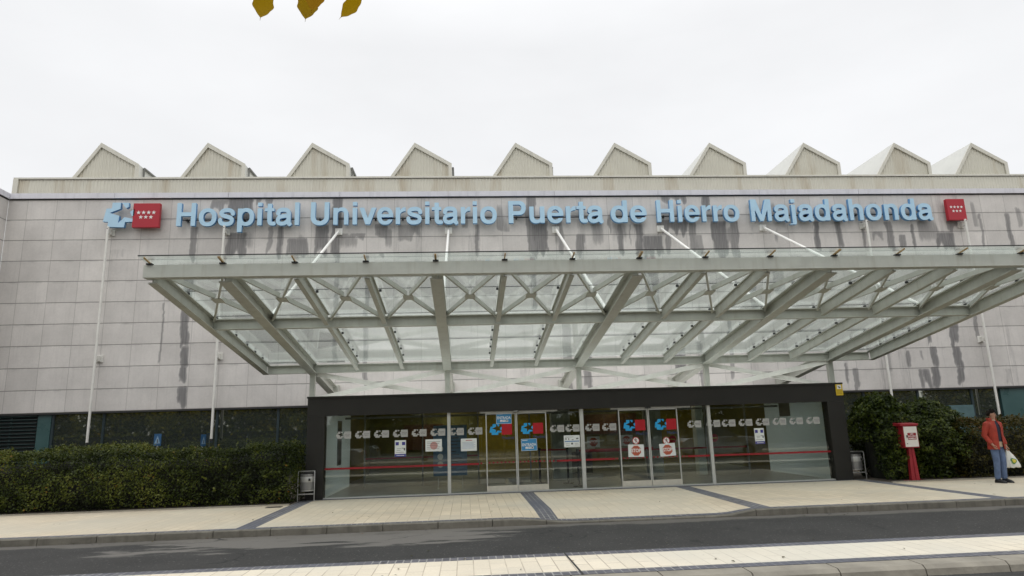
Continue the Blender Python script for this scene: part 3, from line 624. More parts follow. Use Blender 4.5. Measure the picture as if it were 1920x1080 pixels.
# ------------------------------------------------------------------ entrance canopy
CN = thing('entrance_canopy', (19,-11,4.5), 'sloping steel and glass canopy over the hospital entrance', 'canopy')
zb_ = lambda y: 4.57-.149*(y+11.3)                                # underside of the ribs
RX = [9.667+4/3*k for k in range(15)]; HEAVY = {1,4,7,10,13}; YF, YM, YB = -11.3, -8.0, -3.5
b = MB(); b.box(9.56,YF,4.60,28.44,YF+.20,4.84); b.box(9.56,YF-.004,4.60,28.44,YF,4.612); b.build('front_beam', M_steel, CN)
for nm, y in (('middle_beam',YM),('back_beam',YB)):
    b = MB(); z = zb_(y)+.14; b.ibeam((9.667,y,z),(28.333,y,z),.16,.25,.02,.014); b.build(nm, M_steel, CN)
for k, x in enumerate(RX):
    b = MB(); H = .30
    if k in HEAVY:
        y0, y1 = YF+.2, -.36; b.ibeam((x,y0,zb_(y0)+H/2-.01),(x,y1,zb_(y1)+H/2-.01),.24,H,.024,.02)
        b.box(x-.16,-.36,zb_(-.36)-.05,x+.16,-.004,zb_(-.36)+.34)
        b.build('main_rib', M_steel, CN)
    elif k in (0, 14):
        y0, y1 = YF+.2, YB-.08; b.ibeam((x,y0,zb_(y0)+H/2-.02),(x,y1,zb_(y1)+H/2-.02),.17,H,.022,.02); b.build('edge_rib', M_steel, CN)
    else:
        y0, y1 = YF+.2, YM-.08; b.ibeam((x,y0,zb_(y0)+.15),(x,y1-.10,zb_(y1-.1)+.15),.10,.27,.018,.014)
        y0, y1 = YM+.08, YB-.08; b.ibeam((x,y0,zb_(y0)+.16),(x,y1-.06,zb_(y1-.06)+.16),.10,.25,.018,.014); b.build('rib', M_steel, CN)
# glass roof: four rows of panes on the ribs, the front row oversailing the fascia
zg = lambda y: zb_(y)+.335
rows = [(-11.56,-9.68),(-9.66,-7.99),(-7.97,-5.72),(-5.70,-3.42)]
for k in range(14):
    x0, x1 = RX[k]+(.008 if k else -.10), RX[k+1]-(.008 if k < 13 else -.10)
    for ya, yb in rows:
        b = MB(); V_ = [(x0,ya,zg(ya)),(x1,ya,zg(ya)),(x1,yb,zg(yb)),(x0,yb,zg(yb))]
        b.add(V_+[(p[0],p[1],p[2]+.018) for p in V_], [(0,3,2,1),(4,5,6,7),(0,1,5,4),(1,2,6,5),(2,3,7,6),(3,0,4,7)]); b.build('glass_pane', M_cglass, CN)
b = MB()
for (a_, yb), (ya, c_) in zip(rows[:-1], rows[1:]): b.bar((RX[0],(yb+ya)/2,zg(yb)+.008),(RX[-1],(yb+ya)/2,zg(yb)+.008),.016,.014)
b.bar((RX[0]-.1,-11.565,zg(-11.565)+.009),(RX[-1]+.1,-11.565,zg(-11.565)+.009),.008,.02)
b.build('glazing_joint', M_blackm, CN)
for k, x in enumerate(RX):
    b = MB(); w_ = .04 if k in HEAVY else .022; b.bar((x,-11.22,zg(-11.22)-.028),(x,-11.54,zg(-11.54)-.020),w_,.026); b.build('glass_fin', M_finrefl, CN)
    b = MB(); b.box(x-.055,-11.335,4.842,x+.055,-11.25,4.868)
    for y in (-9.67,-7.98,-5.0,-4.3,-5.71,-6.6): b.box(x+.05,y-.03,zg(y)-.06,x+.10,y+.03,zg(y)-.012); b.box(x-.10,y-.03,zg(y)-.06,x-.05,y+.03,zg(y)-.012)
    b.build('glass_clamp', M_blackm, CN)
# flat X-bracing in each bay of the front half
for k in range(14):
    xa, xb = RX[k]+.06, RX[k+1]-.06; ya, yb = YF+.22, YM-.10; xm, ym = (xa+xb)/2, (ya+yb)/2; o_ = .17
    Pz = lambda x_, y_: (x_, y_, zb_(y_)+o_); b = MB()
    for cx, cy in ((xa,ya),(xb,ya),(xa,yb),(xb,yb)):
        d = Vector((xm-cx, ym-cy)).normalized(); e = (xm-d.x*.09, ym-d.y*.09)
        b.extr(Pz(cx,cy), Pz(*e), [(-.022,.0),(.022,.0),(.022,.010),(.005,.010),(.005,.11),(-.005,.11),(-.005,.010),(-.022,.010)])
    br = b.build('cross_brace', M_steel, CN)
    b = MB(); r_ = .14; pl = [(xm-r_*.8,ym-r_),(xm+r_*.8,ym-r_),(xm+r_*.8,ym+r_),(xm-r_*.8,ym+r_)]
    V_ = [Pz(*p) for p in pl]; b.add([(p[0],p[1],p[2]-.014) for p in V_]+[(p[0],p[1],p[2]-.002) for p in V_], [(0,3,2,1),(4,5,6,7),(0,1,5,4),(1,2,6,5),(2,3,7,6),(3,0,4,7)]); b.build('gusset_plate', M_steel, br)
for x in (11,15,19,23,27):
    b = MB(); w_ = .075; b.box(x-w_,YB-w_,2.61,x+w_,YB+w_,zb_(YB)+.01); b.box(x-.13,YB-.13,2.602,x+.13,YB+.13,2.62); b.build('post', M_steel, CN)
    b = MB(); p, q = Vector((x,-.10,8.86)), Vector((x,YM,zb_(YM)+.33)); b.tube(p, q, .045, n=12)
    b.box(x-.13,-.06,8.75,x+.13,-.004,8.99); b.bar((x,-.06,8.87),(x,-.2,8.80),.05,.12); b.build('tie_rod', M_steelw, CN, True)
for xa, xb in ((11,15),(15,19),(19,23),(23,27)):
    b = MB(); z1, z0 = zb_(YB)-.01, 2.66
    for (pa, pb, y) in (((xa+.1,z1),(xb-.1,z0),YB+.03),((xa+.1,z0),(xb-.1,z1),YB-.03)):
        b.extr((pa[0],y,pa[1]),(pb[0],y,pb[1]),[(-.006,-.07),(.055,-.07),(.055,-.060),(.006,-.060),(.006,.07),(-.006,.07)])
    b.build('post_brace', M_steelw, CN)
# ------------------------------------------------------------------ entrance vestibule
VB = thing('entrance_vestibule', (18.7,-5.8,0), 'charcoal framed glass entrance hall with two pairs of sliding doors', 'entrance hall')
XL, XR, FY = 11.40, 25.98, -5.80; GL_, GR_ = 11.85, 25.50; HT, GT = 2.60, 2.10
b = MB(); b.box(XL,FY,GT,XR,FY+.30,HT); b.box(XL-.02,FY-.025,HT-.035,XR+.02,FY+.33,HT+.012); b.build('fascia', M_portal, VB)
for xa, xb in ((XL,GL_),(GR_,XR)):
    b = MB(); b.box(xa,FY,.002,xb,FY+.30,GT-.002); b.build('jamb', M_portal, VB)
b = MB(); b.box(XL+.01,FY+.32,HT-.30,XL+.15,-.03,HT-.051); b.box(XR-.15,FY+.32,HT-.30,XR-.01,-.03,HT-.051); b.build('side_frame', M_portal, VB)
def frosted(name, col):
    m, t_, b_, l = nodes(name); b_.inputs['Base Color'].default_value = (*col, 1); b_.inputs['Roughness'].default_value = .4
    tl = N(t_, 'ShaderNodeBsdfTranslucent'); tl.inputs[0].default_value = (*col, 1); mx = N(t_, 'ShaderNodeMixShader'); mx.inputs[0].default_value = .6
    l(b_.outputs[0], mx.inputs[1]); l(tl.outputs[0], mx.inputs[2]); l(mx.outputs[0], t_.nodes['Material Output'].inputs[0]); return m
M_in = mat('inner_wall', (.82,.86,.83), .6, 0, .05, 2); M_floor = mat('hall_floor', (.20,.20,.195), .35, 0, .12, 4); M_ceil = mat('hall_ceiling', (.42,.43,.40), .7, 0, .05, 2)
M_olive = mat('ochre_wall', (.155,.145,.05), .6, 0, .10, 2); M_pil = mat('pillar_paint', (.55,.55,.53), .6, 0, .05, 3)
M_frostwall = frosted('frosted_end_wall', (.90,.96,.94))
b = MB(); b.box(XL+.01,FY+.335,HT-.05,XR-.01,-.03,HT-.008); b.build('roof_slab', mat('roof_membrane', (.84,.83,.79), .7, 0, .06, 2), VB)
b = MB(); b.box(XL+.16,FY+.31,2.28,XR-.16,-1.7,2.32); b.build('ceiling', M_ceil, VB)
b = MB(); b.box(XL+.16,-1.69,2.42,XR-.16,4.2,2.46); b.box(XL+.16,-1.70,2.281,XR-.16,-1.66,2.46); b.build('lobby_ceiling', M_ceil, VB)
b = MB(); b.box(XL+.16,FY+.02,-.02,XR-.16,4.2,.012); b.build('hall_floor', M_floor, VB)
b = MB(); b.box(GL_-.02,FY+.31,.013,GL_,-1.8,2.279); b.box(GR_,FY+.31,.013,GR_+.02,-1.8,2.279); b.build('end_wall', M_frostwall, VB)
b = MB(); b.box(12.75,-5.2,1.05,12.77+.0,-5.18,1.06); b.box(GL_+.003,-4.0,.75,GL_+.02,-3.4,2.0); b.build('grey_panel', mat('grey_panel', (.14,.14,.14), .5), VB)
b = MB(); b.box(GR_-.02,-3.6,1.75,GR_-.003,-2.9,2.2); b.build('grey_panel', mat_once('grey_panel_dark', (.2,.2,.2), .5), VB)
b = MB(); b.box(XL+.16,4.1,.012,XR-.16,4.2,2.45); b.box(XL+.2,-1.7,.012,XL+.25,4.09,2.44); b.box(XR-.25,-1.7,.012,XR-.2,4.09,2.44); b.build('lobby_wall', M_olive, VB)
b = MB(); b.box(13,4.0,.9,14.6,4.09,1.9); b.box(20.2,4.02,1.3,22.6,4.09,2.1); b.build('wall_panel', mat('brown_panel', (.10,.035,.02), .5), VB)
b = MB(); b.box(16,4.03,.012,19,4.08,2.3); b.box(23,4.03,.012,25,4.08,2.2); b.build('wall_panel', mat('bright_ochre', (.34,.26,.03), .6), VB)
b = MB(); b.box(18.25,-2.3,.013,18.85,-1.9,2.28); b.build('pillar', M_pil, VB)
b = MB(); b.box(21.3,-2.3,.013,21.8,-1.9,2.28); b.build('pillar', M_pil, VB)
b = MB(); b.box(22.95,-2.3,.013,23.2,-1.95,2.28); b.build('pillar', M_in, VB)
# inner screen with its own sliding doors
iy = -2.75
b = MB()
for x in (12.45,14.2,15.9,17.5,19.1,20.3,21.15,23.1,24.4): b.box(x-.022,iy-.03,.013,x+.022,iy+.03,2.279)
b.box(GL_+.001,iy-.04,2.05,GR_-.001,iy-.031,2.11); b.build('inner_screen_frame', mat('screen_frame', (.25,.26,.25), .4, .2, .05, 5), VB)
for xa, xb in ((12.47,14.18),(14.22,15.88),(15.92,17.48),(17.52,19.08),(19.12,20.28),(20.32,21.13),(21.17,23.08),(23.12,24.38)):
    b = MB(); b.box(xa,iy-.008,.02,xb,iy+.008,2.04); b.build('inner_glass', M_vglass, VB)
for xa, xb in ((15.95,16.70),(16.78,17.46),(19.15,19.72)):
    b = MB(); b.box(xa,iy-.03,.02,xb,iy-.010,.16); b.build('inner_kick_plate', M_kick, VB)
for xa, xb, z in ((12.47,15.88,.86),(19.12,24.38,.86)):
    b = MB(); b.box(xa,iy-.0125,z-.025,xb,iy-.0092,z+.025); b.build('inner_tape', M_red, VB)
# front glazing: threshold, header, mullions, fixed panes
b = MB(); b.box(GL_,FY+.05,.003,GR_,FY+.20,.035); b.build('threshold', M_mull, VB)
b = MB(); b.box(15.9,FY+.075,2.055,18.0,FY+.165,2.098); b.box(19.45,FY+.075,2.055,21.65,FY+.165,2.098); b.build('door_header', M_mull, VB)
for x, w_ in ((15.08,.085),(18.64,.10),(22.15,.085)):
    b = MB(); b.box(x-w_/2,FY+.06,.036,x+w_/2,FY+.16,2.098 if x != 18.64 else 2.098); b.build('mullion', M_mull, VB)
gy = FY+.11
panes = [(GL_+.002,15.035),(15.125,16.04),(17.70,18.588),(18.692,19.63),(21.29,22.105),(22.195,GR_-.002)]
for xa, xb in panes:
    b = MB(); b.box(xa,gy-.008,.036,xb,gy+.008,2.05 if xb < 22.15 and xa > 15.1 else 2.098); b.build('glass_pane', M_vglass, VB)
M_cyan = mat('decal_cyan', (.02,.36,.72), .5, 0, .05, 3); M_decred = mat('decal_red', (.42,.004,.012), .5, 0, .05, 3); M_navy = mat('decal_navy', (.03,.06,.16), .5)
M_frost = mat('frosted_vinyl', (.40,.40,.385), .6, 0, .06, 20); M_dot = mat('decal_dot', (.05,.05,.05), .6)
def decal(x, z, h, y, parent, m1, m2, md, name='logo_decal'):     # cross and square; x is the left edge, z the base
    b = MB(); b.mi = 0
    for p in EMBN:
        V_, F_ = solid([[(x_*h+x, z_*h+z) for x_, z_ in p]], .001, 1, 1); b.add([(a, c+y-.001, d) for a, c, d in V_], F_)
    x2 = x+h*1.14; b.mi = 1; b.box(x2,y-.0016,z,x2+h*.97,y-.0004,z+h)
    b.mi = 2
    for sx, sz in STARS:
        b.poly(star_pts(x2+h*.485+sx*h*.95, z+h*.5+sz*h, h*.075), (y-.0026,y-.0018))
    return b.build(name, [m1, m2, md], parent)
dy = gy-.0085
for k in range(8):
    x = 12.13+.492*k
    if 14.95 < x+.2 < 15.1: x += .06
    decal(x, 1.505, .185, dy, VB, M_frost, M_frost, M_dot)
for x in (17.77, 18.19): decal(x, 1.505, .185, dy, VB, M_frost, M_frost, M_dot)
for x in (18.73, 19.19): decal(x, 1.505, .185, dy, VB, M_frost, M_frost, M_dot)
for k in range(8): decal(21.54+.478*k+(.05 if k == 1 else 0), 1.51, .185, dy, VB, M_frost, M_frost, M_dot)
for xa, xb in ((GL_+.01,15.03),(15.13,15.86)): 
    b = MB(); b.box(xa,dy-.0012,.725,xb,dy-.0002,.775); b.build('red_tape', M_red, VB)
for xa, xb in ((17.93,18.585),(18.695,19.50),(21.48,22.10),(22.20,GR_-.01)):
    b = MB(); b.box(xa,dy-.0012,.735,xb,dy-.0002,.785); b.build('red_tape', M_red, VB)
for xa in (15.90,17.72,17.82,19.53,21.32,21.40):
    b = MB(); b.box(xa,dy-.0012,.74,xa+.045,dy-.0002,.785); b.build('red_tape', M_red, VB)
def text(body, size, x, z, y, name, m, parent, cx=True, bold=.0, sx=1.0):
    cu = bpy.data.curves.new('lettering', 'FONT'); cu.body = body; cu.size = size; cu.align_x = 'CENTER' if cx else 'LEFT'; cu.align_y = 'CENTER'; cu.offset = bold; cu.extrude = .0006; cu.resolution_u = 3
    o = bpy.data.objects.new('lettering', cu); COL.objects.link(o); bpy.context.view_layer.update()
    me = bpy.data.meshes.new_from_object(o.evaluated_get(bpy.context.evaluated_depsgraph_get())); bpy.data.objects.remove(o); bpy.data.curves.remove(cu)
    b = MB(); b.add([(x+v.co.x*sx, y-v.co.z, z+v.co.y) for v in me.vertices], [tuple(p.vertices) for p in me.polygons]); bpy.data.meshes.remove(me)
    return b.build(name, m, parent)
doors = [(16.055,16.865),(16.875,17.685),(19.645,20.455),(20.465,21.275)]
for i, (xa, xb) in enumerate(doors):
    y = FY+.09; b = MB()
    b.box(xa,y-.02,.04,xa+.028,y+.02,2.05); b.box(xb-.028,y-.02,.04,xb,y+.02,2.05); b.box(xa+.029,y-.02,2.02,xb-.029,y+.02,2.05)
    d = b.build('sliding_door', M_mull, VB)
    b = MB(); b.box(xa+.029,y-.008,.181,xb-.029,y+.008,2.019); b.build('door_glass', M_vglass, d)
    b = MB(); b.box(xa+.002,y-.024,.04,xb-.002,y+.024,.18); b.build('kick_plate', M_kick, d)
    x0 = (16.155,16.99,19.77,20.63)[i]; decal(x0, 1.48, .285, y-.0085, d, M_cyan, M_decred, M_decred, 'coloured_logo')
    text('Madrid', .115, x0+.49, 1.395, y-.0095, 'logo_lettering', M_navy, d)
    xx = xa+.06
    while xx < xb-.08: b = MB(); b.box(xx,y-.0105,.75,xx+.045,y-.0092,.79); b.build('tape_dash', M_red, d); xx += .105
for x in (16.87, 20.46):
    b = MB(); b.box(x-.07,FY-.03,2.062,x+.07,FY+.03,2.099); b.build('door_sensor', M_blackm, VB)
b = MB(); b.box(16.80,FY-.036,2.080,16.91,FY-.031,2.092); b.build('sensor_label', M_white, VB)
M_lampfill = emit('lamp_and_fill_panel', (1.0,.86,.55), 30.0)
for x, y in ((13.6,2.2),(15.2,1.6),(20.2,.2),(22.3,-.6),(17.3,2.6),(23.9,1.4),(17.8,-.4),(15.0,3.3),(21.5,3.0)):  # a few are seen lit; the rest added to brighten the ochre walls
    b = MB(); b.box(x-.17,y-.09,2.405,x+.17,y+.09,2.419); b.build('ceiling_lamp_and_fill', M_lampfill, VB)

# ------------------------------------------------------------------ things inside the hall
M_paper = mat('paper', (.74,.77,.76), .7, 0, .03, 10); M_ink = mat('ink', (.10,.10,.11), .7); M_pblue = mat('paper_blue', (.045,.25,.50), .6, 0, .06, 4); M_violet = mat('paper_violet', (.05,.05,.26), .6); M_stop = mat('stop_red', (.45,.10,.055), .6, 0, .06, 8); M_pk = mat('print_pink', (.55,.30,.28), .7); M_lb = mat('print_blue', (.10,.25,.50), .7)
t = thing('information_board', (15.05,-3.9,0), 'tall blue information board on two thin legs inside the hall', 'board')
b = MB(); b.box(14.58,-3.93,.36,15.55,-3.90,1.78); b.build('board', mat('board_blue', (.11,.20,.32), .5, 0, .08, 3), t)
for x in (14.72, 15.41):
    b = MB(); b.tube((x,-3.88,.012),(x,-3.88,1.7),.014,n=8); b.box(x-.02,-4.05,.013,x+.02,-3.7,.03); b.build('leg', M_mull, t)
b = MB()
for i in range(11): z = 1.5-.095*i; b.box(14.98,-3.936,z,14.98+.42*(.6+.4*((i*7) % 5)/4),-3.931,z+.022)
b.build('printed_line', M_ink, t)
b = MB()
for z in (1.12,.90,.68): b.tube((14.78,-3.931,z),(14.78,-3.937,z),.085,n=18)
b.build('printed_picture', M_paper, t)
t = thing('reception_desk', (19.6,.6,0), 'pale counter inside the hall behind the right-hand doors', 'counter')
b = MB(); b.bbox(18.9,.3,.75,20.1,.9,1.05,.02); b.build('counter_top', M_pil, t)
b = MB(); b.box(19.0,.38,.013,20.0,.85,.75); b.build('counter_base', mat_once('counter_grey', (.1,.1,.1), .5), t)
for x, y, lab in ((18.50,-3.75,'black belt post in front of the white pillar inside the hall'),(18.62,-4.9,'black belt post nearest the glass, inside the hall beside the mullion'),(17.72,-3.3,'black belt post behind the left pair of sliding doors')):
    t = thing('belt_post', (x,y,.012), lab, 'barrier post', 'belt barrier posts inside the hall')
    b = MB(); b.tube((x,y,.012),(x,y,.03),.16,n=20); b.build('base', M_blackm, t); b = MB(); b.tube((x,y,.03),(x,y,.96),.032,n=12); b.tube((x,y,.96),(x,y,1.03),.042,n=12); b.build('post', M_blackm, t)
for p, q in (((18.50,-3.75),(17.72,-3.3)),((18.62,-4.9),(20.9,-4.6))):
    t = thing('barrier_belt', (p[0],p[1],.98), 'red belt stretched between posts left of the white pillar' if q[0] < 18 else 'red belt running right from the post nearest the glass', 'belt')
    b = MB(); b.bar((p[0]+.045*(1 if q[0]>p[0] else -1),p[1],.975),(q[0]-.045*(1 if q[0]>p[0] else -1),q[1],.975),.004,.05); b.build('belt', M_red, t)
# papers stuck to the glass
py = gy-.012; PGN = 'paper notices stuck on the entrance glass'
def paper(x0, z0, x1, z1, label, cat='notice', m=None, rot=0.0, y=None, name='paper_notice', group=PGN):
    yy = py if y is None else y; t = thing(name, ((x0+x1)/2,yy,(z0+z1)/2), label, cat, group); t.rotation_euler[1] = rot
    b = MB(); b.box(x0,yy-.0012,z0,x1,yy+.0012,z1); b.build('sheet', m or M_paper, t); return t, yy-.0018
def lines(t, y, rects, m, name='printed_line'):
    b = MB()
    for x0, z0, x1, z1 in rects: b.box(x0,y-.0006,z0,x1,y+.0003,z1)
    return b.build(name, m, t)
def access(x0, x1, z0, z1, lab):
    t, y = paper(x0, z0, x1, z1, lab); h = z1-z0; wd = x1-x0
    lines(t, y, [(x0+.02,z1-.30*h,x0+.36*wd,z1-.10*h),(x0+.64*wd,z1-.30*h,x1-.02,z1-.10*h)], M_violet, 'blue_block'); lines(t, y, [(x0+.003,z0,x1-.003,z0+.17*h)], M_violet, 'blue_band')
    lines(t, y, [(x0+.05,z1-.52*h,x0+.55*wd,z1-.50*h),(x0+.05,z1-.62*h,x0+.5*wd,z1-.60*h),(x0+.1*wd,z1-.74*h,x0+.85*wd,z1-.72*h),(x0+.62*wd,z1-.5*h,x0+.92*wd,z1-.47*h),(x0+.8*wd,z1-.62*h,x0+.92*wd,z1-.5*h)], M_ink)
    lines(t, y-.001, [(x0+.15*wd,z0+.06*h,x0+.85*wd,z0+.09*h)], M_white, 'white_line')
access(13.66,13.95,1.00,1.42,'white notice with blue blocks and a violet foot on the leftmost pane')
access(23.39,23.66,1.02,1.44,'white notice with blue blocks and a violet foot on the rightmost pane')
t, y = paper(14.46,1.11,14.89,1.42,'white notice with a pinkish round mark left of the first mullion')
b = MB(); b.tube((14.68,y-.0002,1.255),(14.68,y-.0008,1.255),.10,n=24); b.build('round_mark', M_pk, t); lines(t, y-.0012, [(14.50,1.35-.045*i,14.85-.03*(i % 3),1.358-.045*i) for i in range(5)], M_ink)
t, y = paper(15.39,1.09,15.81,1.41,'white notice with a red heading between the first mullion and the doors')
lines(t, y, [(15.52,1.355,15.69,1.37)], M_decred, 'red_heading'); lines(t, y, [(15.43,1.31-.03*i,15.77-.04*(i % 2),1.316-.03*i) for i in range(6)], M_lb)
def entrada(x0, x1, z0, z1, lab, rot):
    t, y = paper(x0, z0, x1, z1, lab, 'sign', M_pblue, rot, name='entrance_sign', group='blue entrance signs on the doors'); cx = (x0+x1)/2; wd = x1-x0
    bd = .007; lines(t, y, [(x0,z0,x1,z0+bd),(x0,z1-bd,x1,z1),(x0,z0+bd,x0+bd,z1-bd),(x1-bd,z0+bd,x1,z1-bd)], M_paper, 'white_border')
    text('ENTRADA', .098, cx, z0+.155, y-.0006, 'lettering', M_white, t, bold=.002, sx=wd*.92/.43*.92)
    lines(t, y, [(cx-.10+.075*i,z0+.05,cx-.035+.075*i,z0+.105) for i in range(3)], M_white, 'white_icon'); lines(t, y-.001, [(cx+.062,z0+.062,cx+.10,z0+.092),(cx-.09,z0+.066,cx-.05,z0+.074),(cx-.015,z0+.075,cx+.03,z0+.083)], M_ink, 'icon_mark')
    lines(t, y, [(x0+.03,z1-.045,x0+.17,z1-.03)], M_paper, 'small_line')
ydr = FY+.09-.0125
py_, py = py, ydr
entrada(16.34,16.75,1.765,2.06,'blue ENTRADA sign at the top of the first sliding door',.01)
entrada(16.99,17.41,1.045,1.355,'blue ENTRADA sign below the logo of the second sliding door',-.02)
def stop(x0, x1, z0, z1, lab, rot, yy=None, dim=1.0):
    t, y = paper(x0, z0, x1, z1, lab, 'stop notice', None, rot, yy, 'stop_notice', 'STOP notices on the doors'); cx, cz = (x0+x1)/2, (z0+z1)/2; r_ = .14
    b = MB(); b.poly([(cx+r_*math.cos(R(22.5+45*i)), cz+r_*math.sin(R(22.5+45*i))) for i in range(8)], (y-.0008,y-.0001)); b.build('octagon', M_stop, t)
    text('STOP', .125, cx, cz, y-.0016, 'lettering', M_white, t, bold=.004, sx=.85)
def nopass(cx, cz, lab):
    t = thing('no_entry_sticker', (cx,ydr,cz), lab, 'sticker', 'round no pedestrians stickers'); y = ydr
    b = MB(); b.tube((cx,y+.001,cz),(cx,y-.0004,cz),.098,n=28); b.build('ring', M_decred, t)
    b = MB(); b.tube((cx,y-.0005,cz),(cx,y-.0009,cz),.080,n=28); b.build('field', M_white, t)
    b = MB(); yy = y-.0016
    b.tube((cx+.002,yy,cz+.055),(cx+.002,yy-.0004,cz+.055),.013,n=10)
    for pp in ([(cx-.014,cz+.036),(cx+.016,cz+.036),(cx+.012,cz-.012),(cx-.010,cz-.012)],[(cx-.01,cz-.0125),(cx+.002,cz-.0125),(cx-.022,cz-.06),(cx-.034,cz-.06)],[(cx+.0025,cz-.0125),(cx+.012,cz-.0125),(cx+.036,cz-.055),(cx+.025,cz-.06)],[(cx-.015,cz+.034),(cx-.0142,cz+.018),(cx-.04,cz+.004),(cx-.043,cz+.012)],[(cx+.017,cz+.034),(cx+.016,cz+.018),(cx+.04,cz+.006),(cx+.044,cz+.014)]): b.poly(pp, (yy-.0004,yy))
    b.build('walking_figure', M_dot, t)
    b = MB(); b.poly([(cx-.060,cz+.052),(cx-.052,cz+.060),(cx+.060,cz-.052),(cx+.052,cz-.060)], (yy-.0012,yy-.0008)); b.build('slash', M_decred, t)
stop(19.86,20.29,.79,1.115,'white STOP notice on the third sliding door, hung straight',.02)
stop(20.72,21.15,.785,1.115,'white STOP notice on the rightmost sliding door, hung tilted',-.05)
nopass(20.085,1.215,'round red no pedestrians sticker above the straight STOP notice'); nopass(20.92,1.19,'round red no pedestrians sticker above the tilted STOP notice')
py = py_
t, y = paper(18.14,1.10,18.57,1.41,'white pictogram notice with a blue band beside the centre mullion')
lines(t, y, [(18.16,1.24,18.55,1.265)], M_lb, 'blue_band'); lines(t, y, [(18.18,1.30,18.21,1.335),(18.26,1.29,18.28,1.335),(18.35,1.285,18.40,1.30),(18.47,1.305,18.53,1.335),(18.33,1.17,18.38,1.215)], M_ink, 'pictogram'); lines(t, y, [(18.17,1.36,18.4,1.367),(18.19,1.15,18.3,1.156),(18.43,1.15,18.53,1.156),(18.19,1.19,18.29,1.196),(18.43,1.19,18.52,1.196)], M_ink)
for x0, z0, lab in ((19.28,.98,'dim STOP notice on the inner door, left of the outer right doors'),(20.33,1.0,'dim STOP notice on the inner screen behind the third sliding door')): stop(x0, x0+.40, z0, z0+.33, lab, 0.0, iy-.034)
for x, lab in ((22.0,'round red no entry sticker on the inner screen, right of the pillar'),(23.35,'round red no entry sticker on the inner screen, farthest right')):
    t = thing('no_entry_sticker', (x,iy-.03,1.15), lab, 'sticker', 'no entry stickers on the inner screen')
    b = MB(); b.tube((x,iy-.012,1.15),(x,iy-.014,1.15),.12,n=24); b.build('disc', M_decred, t); b = MB(); b.box(x-.075,iy-.016,1.13,x+.075,iy-.0145,1.17); b.build('bar', mat_once('dull_yellow', (.5,.35,.05), .6), t)
t = thing('camera_notice', (25.88,FY-.01,2.42), 'small yellow video surveillance sign on the top right corner of the entrance frame', 'sign')
b = MB(); b.box(25.785,FY-.020,2.26,25.985,FY-.006,2.575); b.build('plate', mat('sign_yellow', (.66,.46,.02), .45, 0, .06, 4), t)
b = MB(); b.box(25.825,FY-.023,2.435,25.945,FY-.0205,2.545); b.build('white_field', M_white, t)
b = MB(); b.poly([(25.845,2.515),(25.905,2.495),(25.925,2.47),(25.905,2.455),(25.86,2.485)], (FY-.0255,FY-.0235)); b.build('camera_symbol', M_dot, t)
lines(t, FY-.021, [(25.81,2.40,25.96,2.407),(25.81,2.37,25.96,2.377),(25.81,2.34,25.94,2.347),(25.81,2.31,25.95,2.317)], mat_once('brown_ink', (.25,.17,.02), .6))

# ------------------------------------------------------------------ litter bins
M_bin = mat('bin_steel', (.30,.30,.30), .42, .5, .10, 5, streak=.2); M_binb = mat('bin_band', (.55,.55,.54), .4, .4, .06, 8); M_tubem = mat('bin_frame', (.45,.45,.44), .35, .5, .05, 6)
def bin_(x, y, lab, rz):
    t = thing('litter_bin', (x,y,0), lab, 'litter bin', 'litter bins beside the entrance', rz)
    for s in (-1, 1):
        b = LB(); b.path([(s*.205,-.10,0),(s*.205,-.10,.70),(s*.20,-.09,.725),(s*.19,-.02,.735)], .012, 8); b.build('leg', M_tubem, t, True)
    b = LB(); b.bar((-.19,-.10,.18),(.19,-.10,.18),.03,.028); b.bar((-.19,-.02,.735),(.19,-.02,.735),.02,.02); b.build('crossbar', M_tubem, t)
    n = 24; ring = lambda r, z: [(r*math.cos(2*math.pi*i/n), r*.9*math.sin(2*math.pi*i/n), z) for i in range(n)]
    b = LB(); b.loft([ring(.150,.27),(ring(.165,.275)),ring(.172,.34),ring(.172,.47)], True); b.loft([ring(.172,.60),ring(.172,.66),ring(.16,.665),ring(.15,.60),ring(.15,.50)], True); b.build('bucket', M_bin, t, True)
    b = LB(); b.loft([ring(.174,.47),ring(.176,.475),ring(.176,.595),ring(.174,.60)], True); b.build('band', M_binb, t, True)
    b = LB(); b.loft([ring(.156,.255),ring(.168,.25),ring(.17,.272),ring(.15,.274)], True); b.build('base_rim', M_binb, t, True)
    b = LB(); b.box(.07,-.178,.50,.115,-.150,.56); b.build('latch', M_blackm, t)
    b = LB(); b.bbox(-.19,-.10,.68,.19,.12,.70,.008); b.build('rain_cover', M_blackm, t)
bin_(11.50,-6.02,'grey steel litter bin between the left hedge and the entrance frame',0); bin_(26.20,-5.60,'grey steel litter bin between the entrance frame and the tall shrubs',0)

# ------------------------------------------------------------------ fire cabinet
M_fire = mat('fire_red', (.28,.015,.025), .42, 0, .10, 4)
t = thing('hydrant_cabinet', (26.99,-6.85,0), 'red cabinet with a white door on a red post in front of the shrubs', 'cabinet'); t.rotation_euler[2] = R(-4); t.scale = (.80,.84,1)
b = LB(); b.box(-.27,-.12,0,.27,.14,.03); b.build('base_plate', M_fire, t)
b = LB()
for s in (-1, 1): b.add([(s*.015,-.07,.03),(s*.13,-.07,.03),(s*.13,.07,.03),(s*.015,.07,.03),(s*.012,-.055,.84),(s*.085,-.055,.84),(s*.085,.055,.84),(s*.012,.055,.84)], [(0,1,2,3),(4,5,6,7),(0,1,5,4),(1,2,6,5),(2,3,7,6),(3,0,4,7)])
b.box(-.05,-.045,.03,.05,.045,.83); b.build('post', M_fire, t)
b = LB(); b.bbox(-.235,-.13,.84,.235,.22,1.40,.006); b.build('cabinet', M_fire, t)
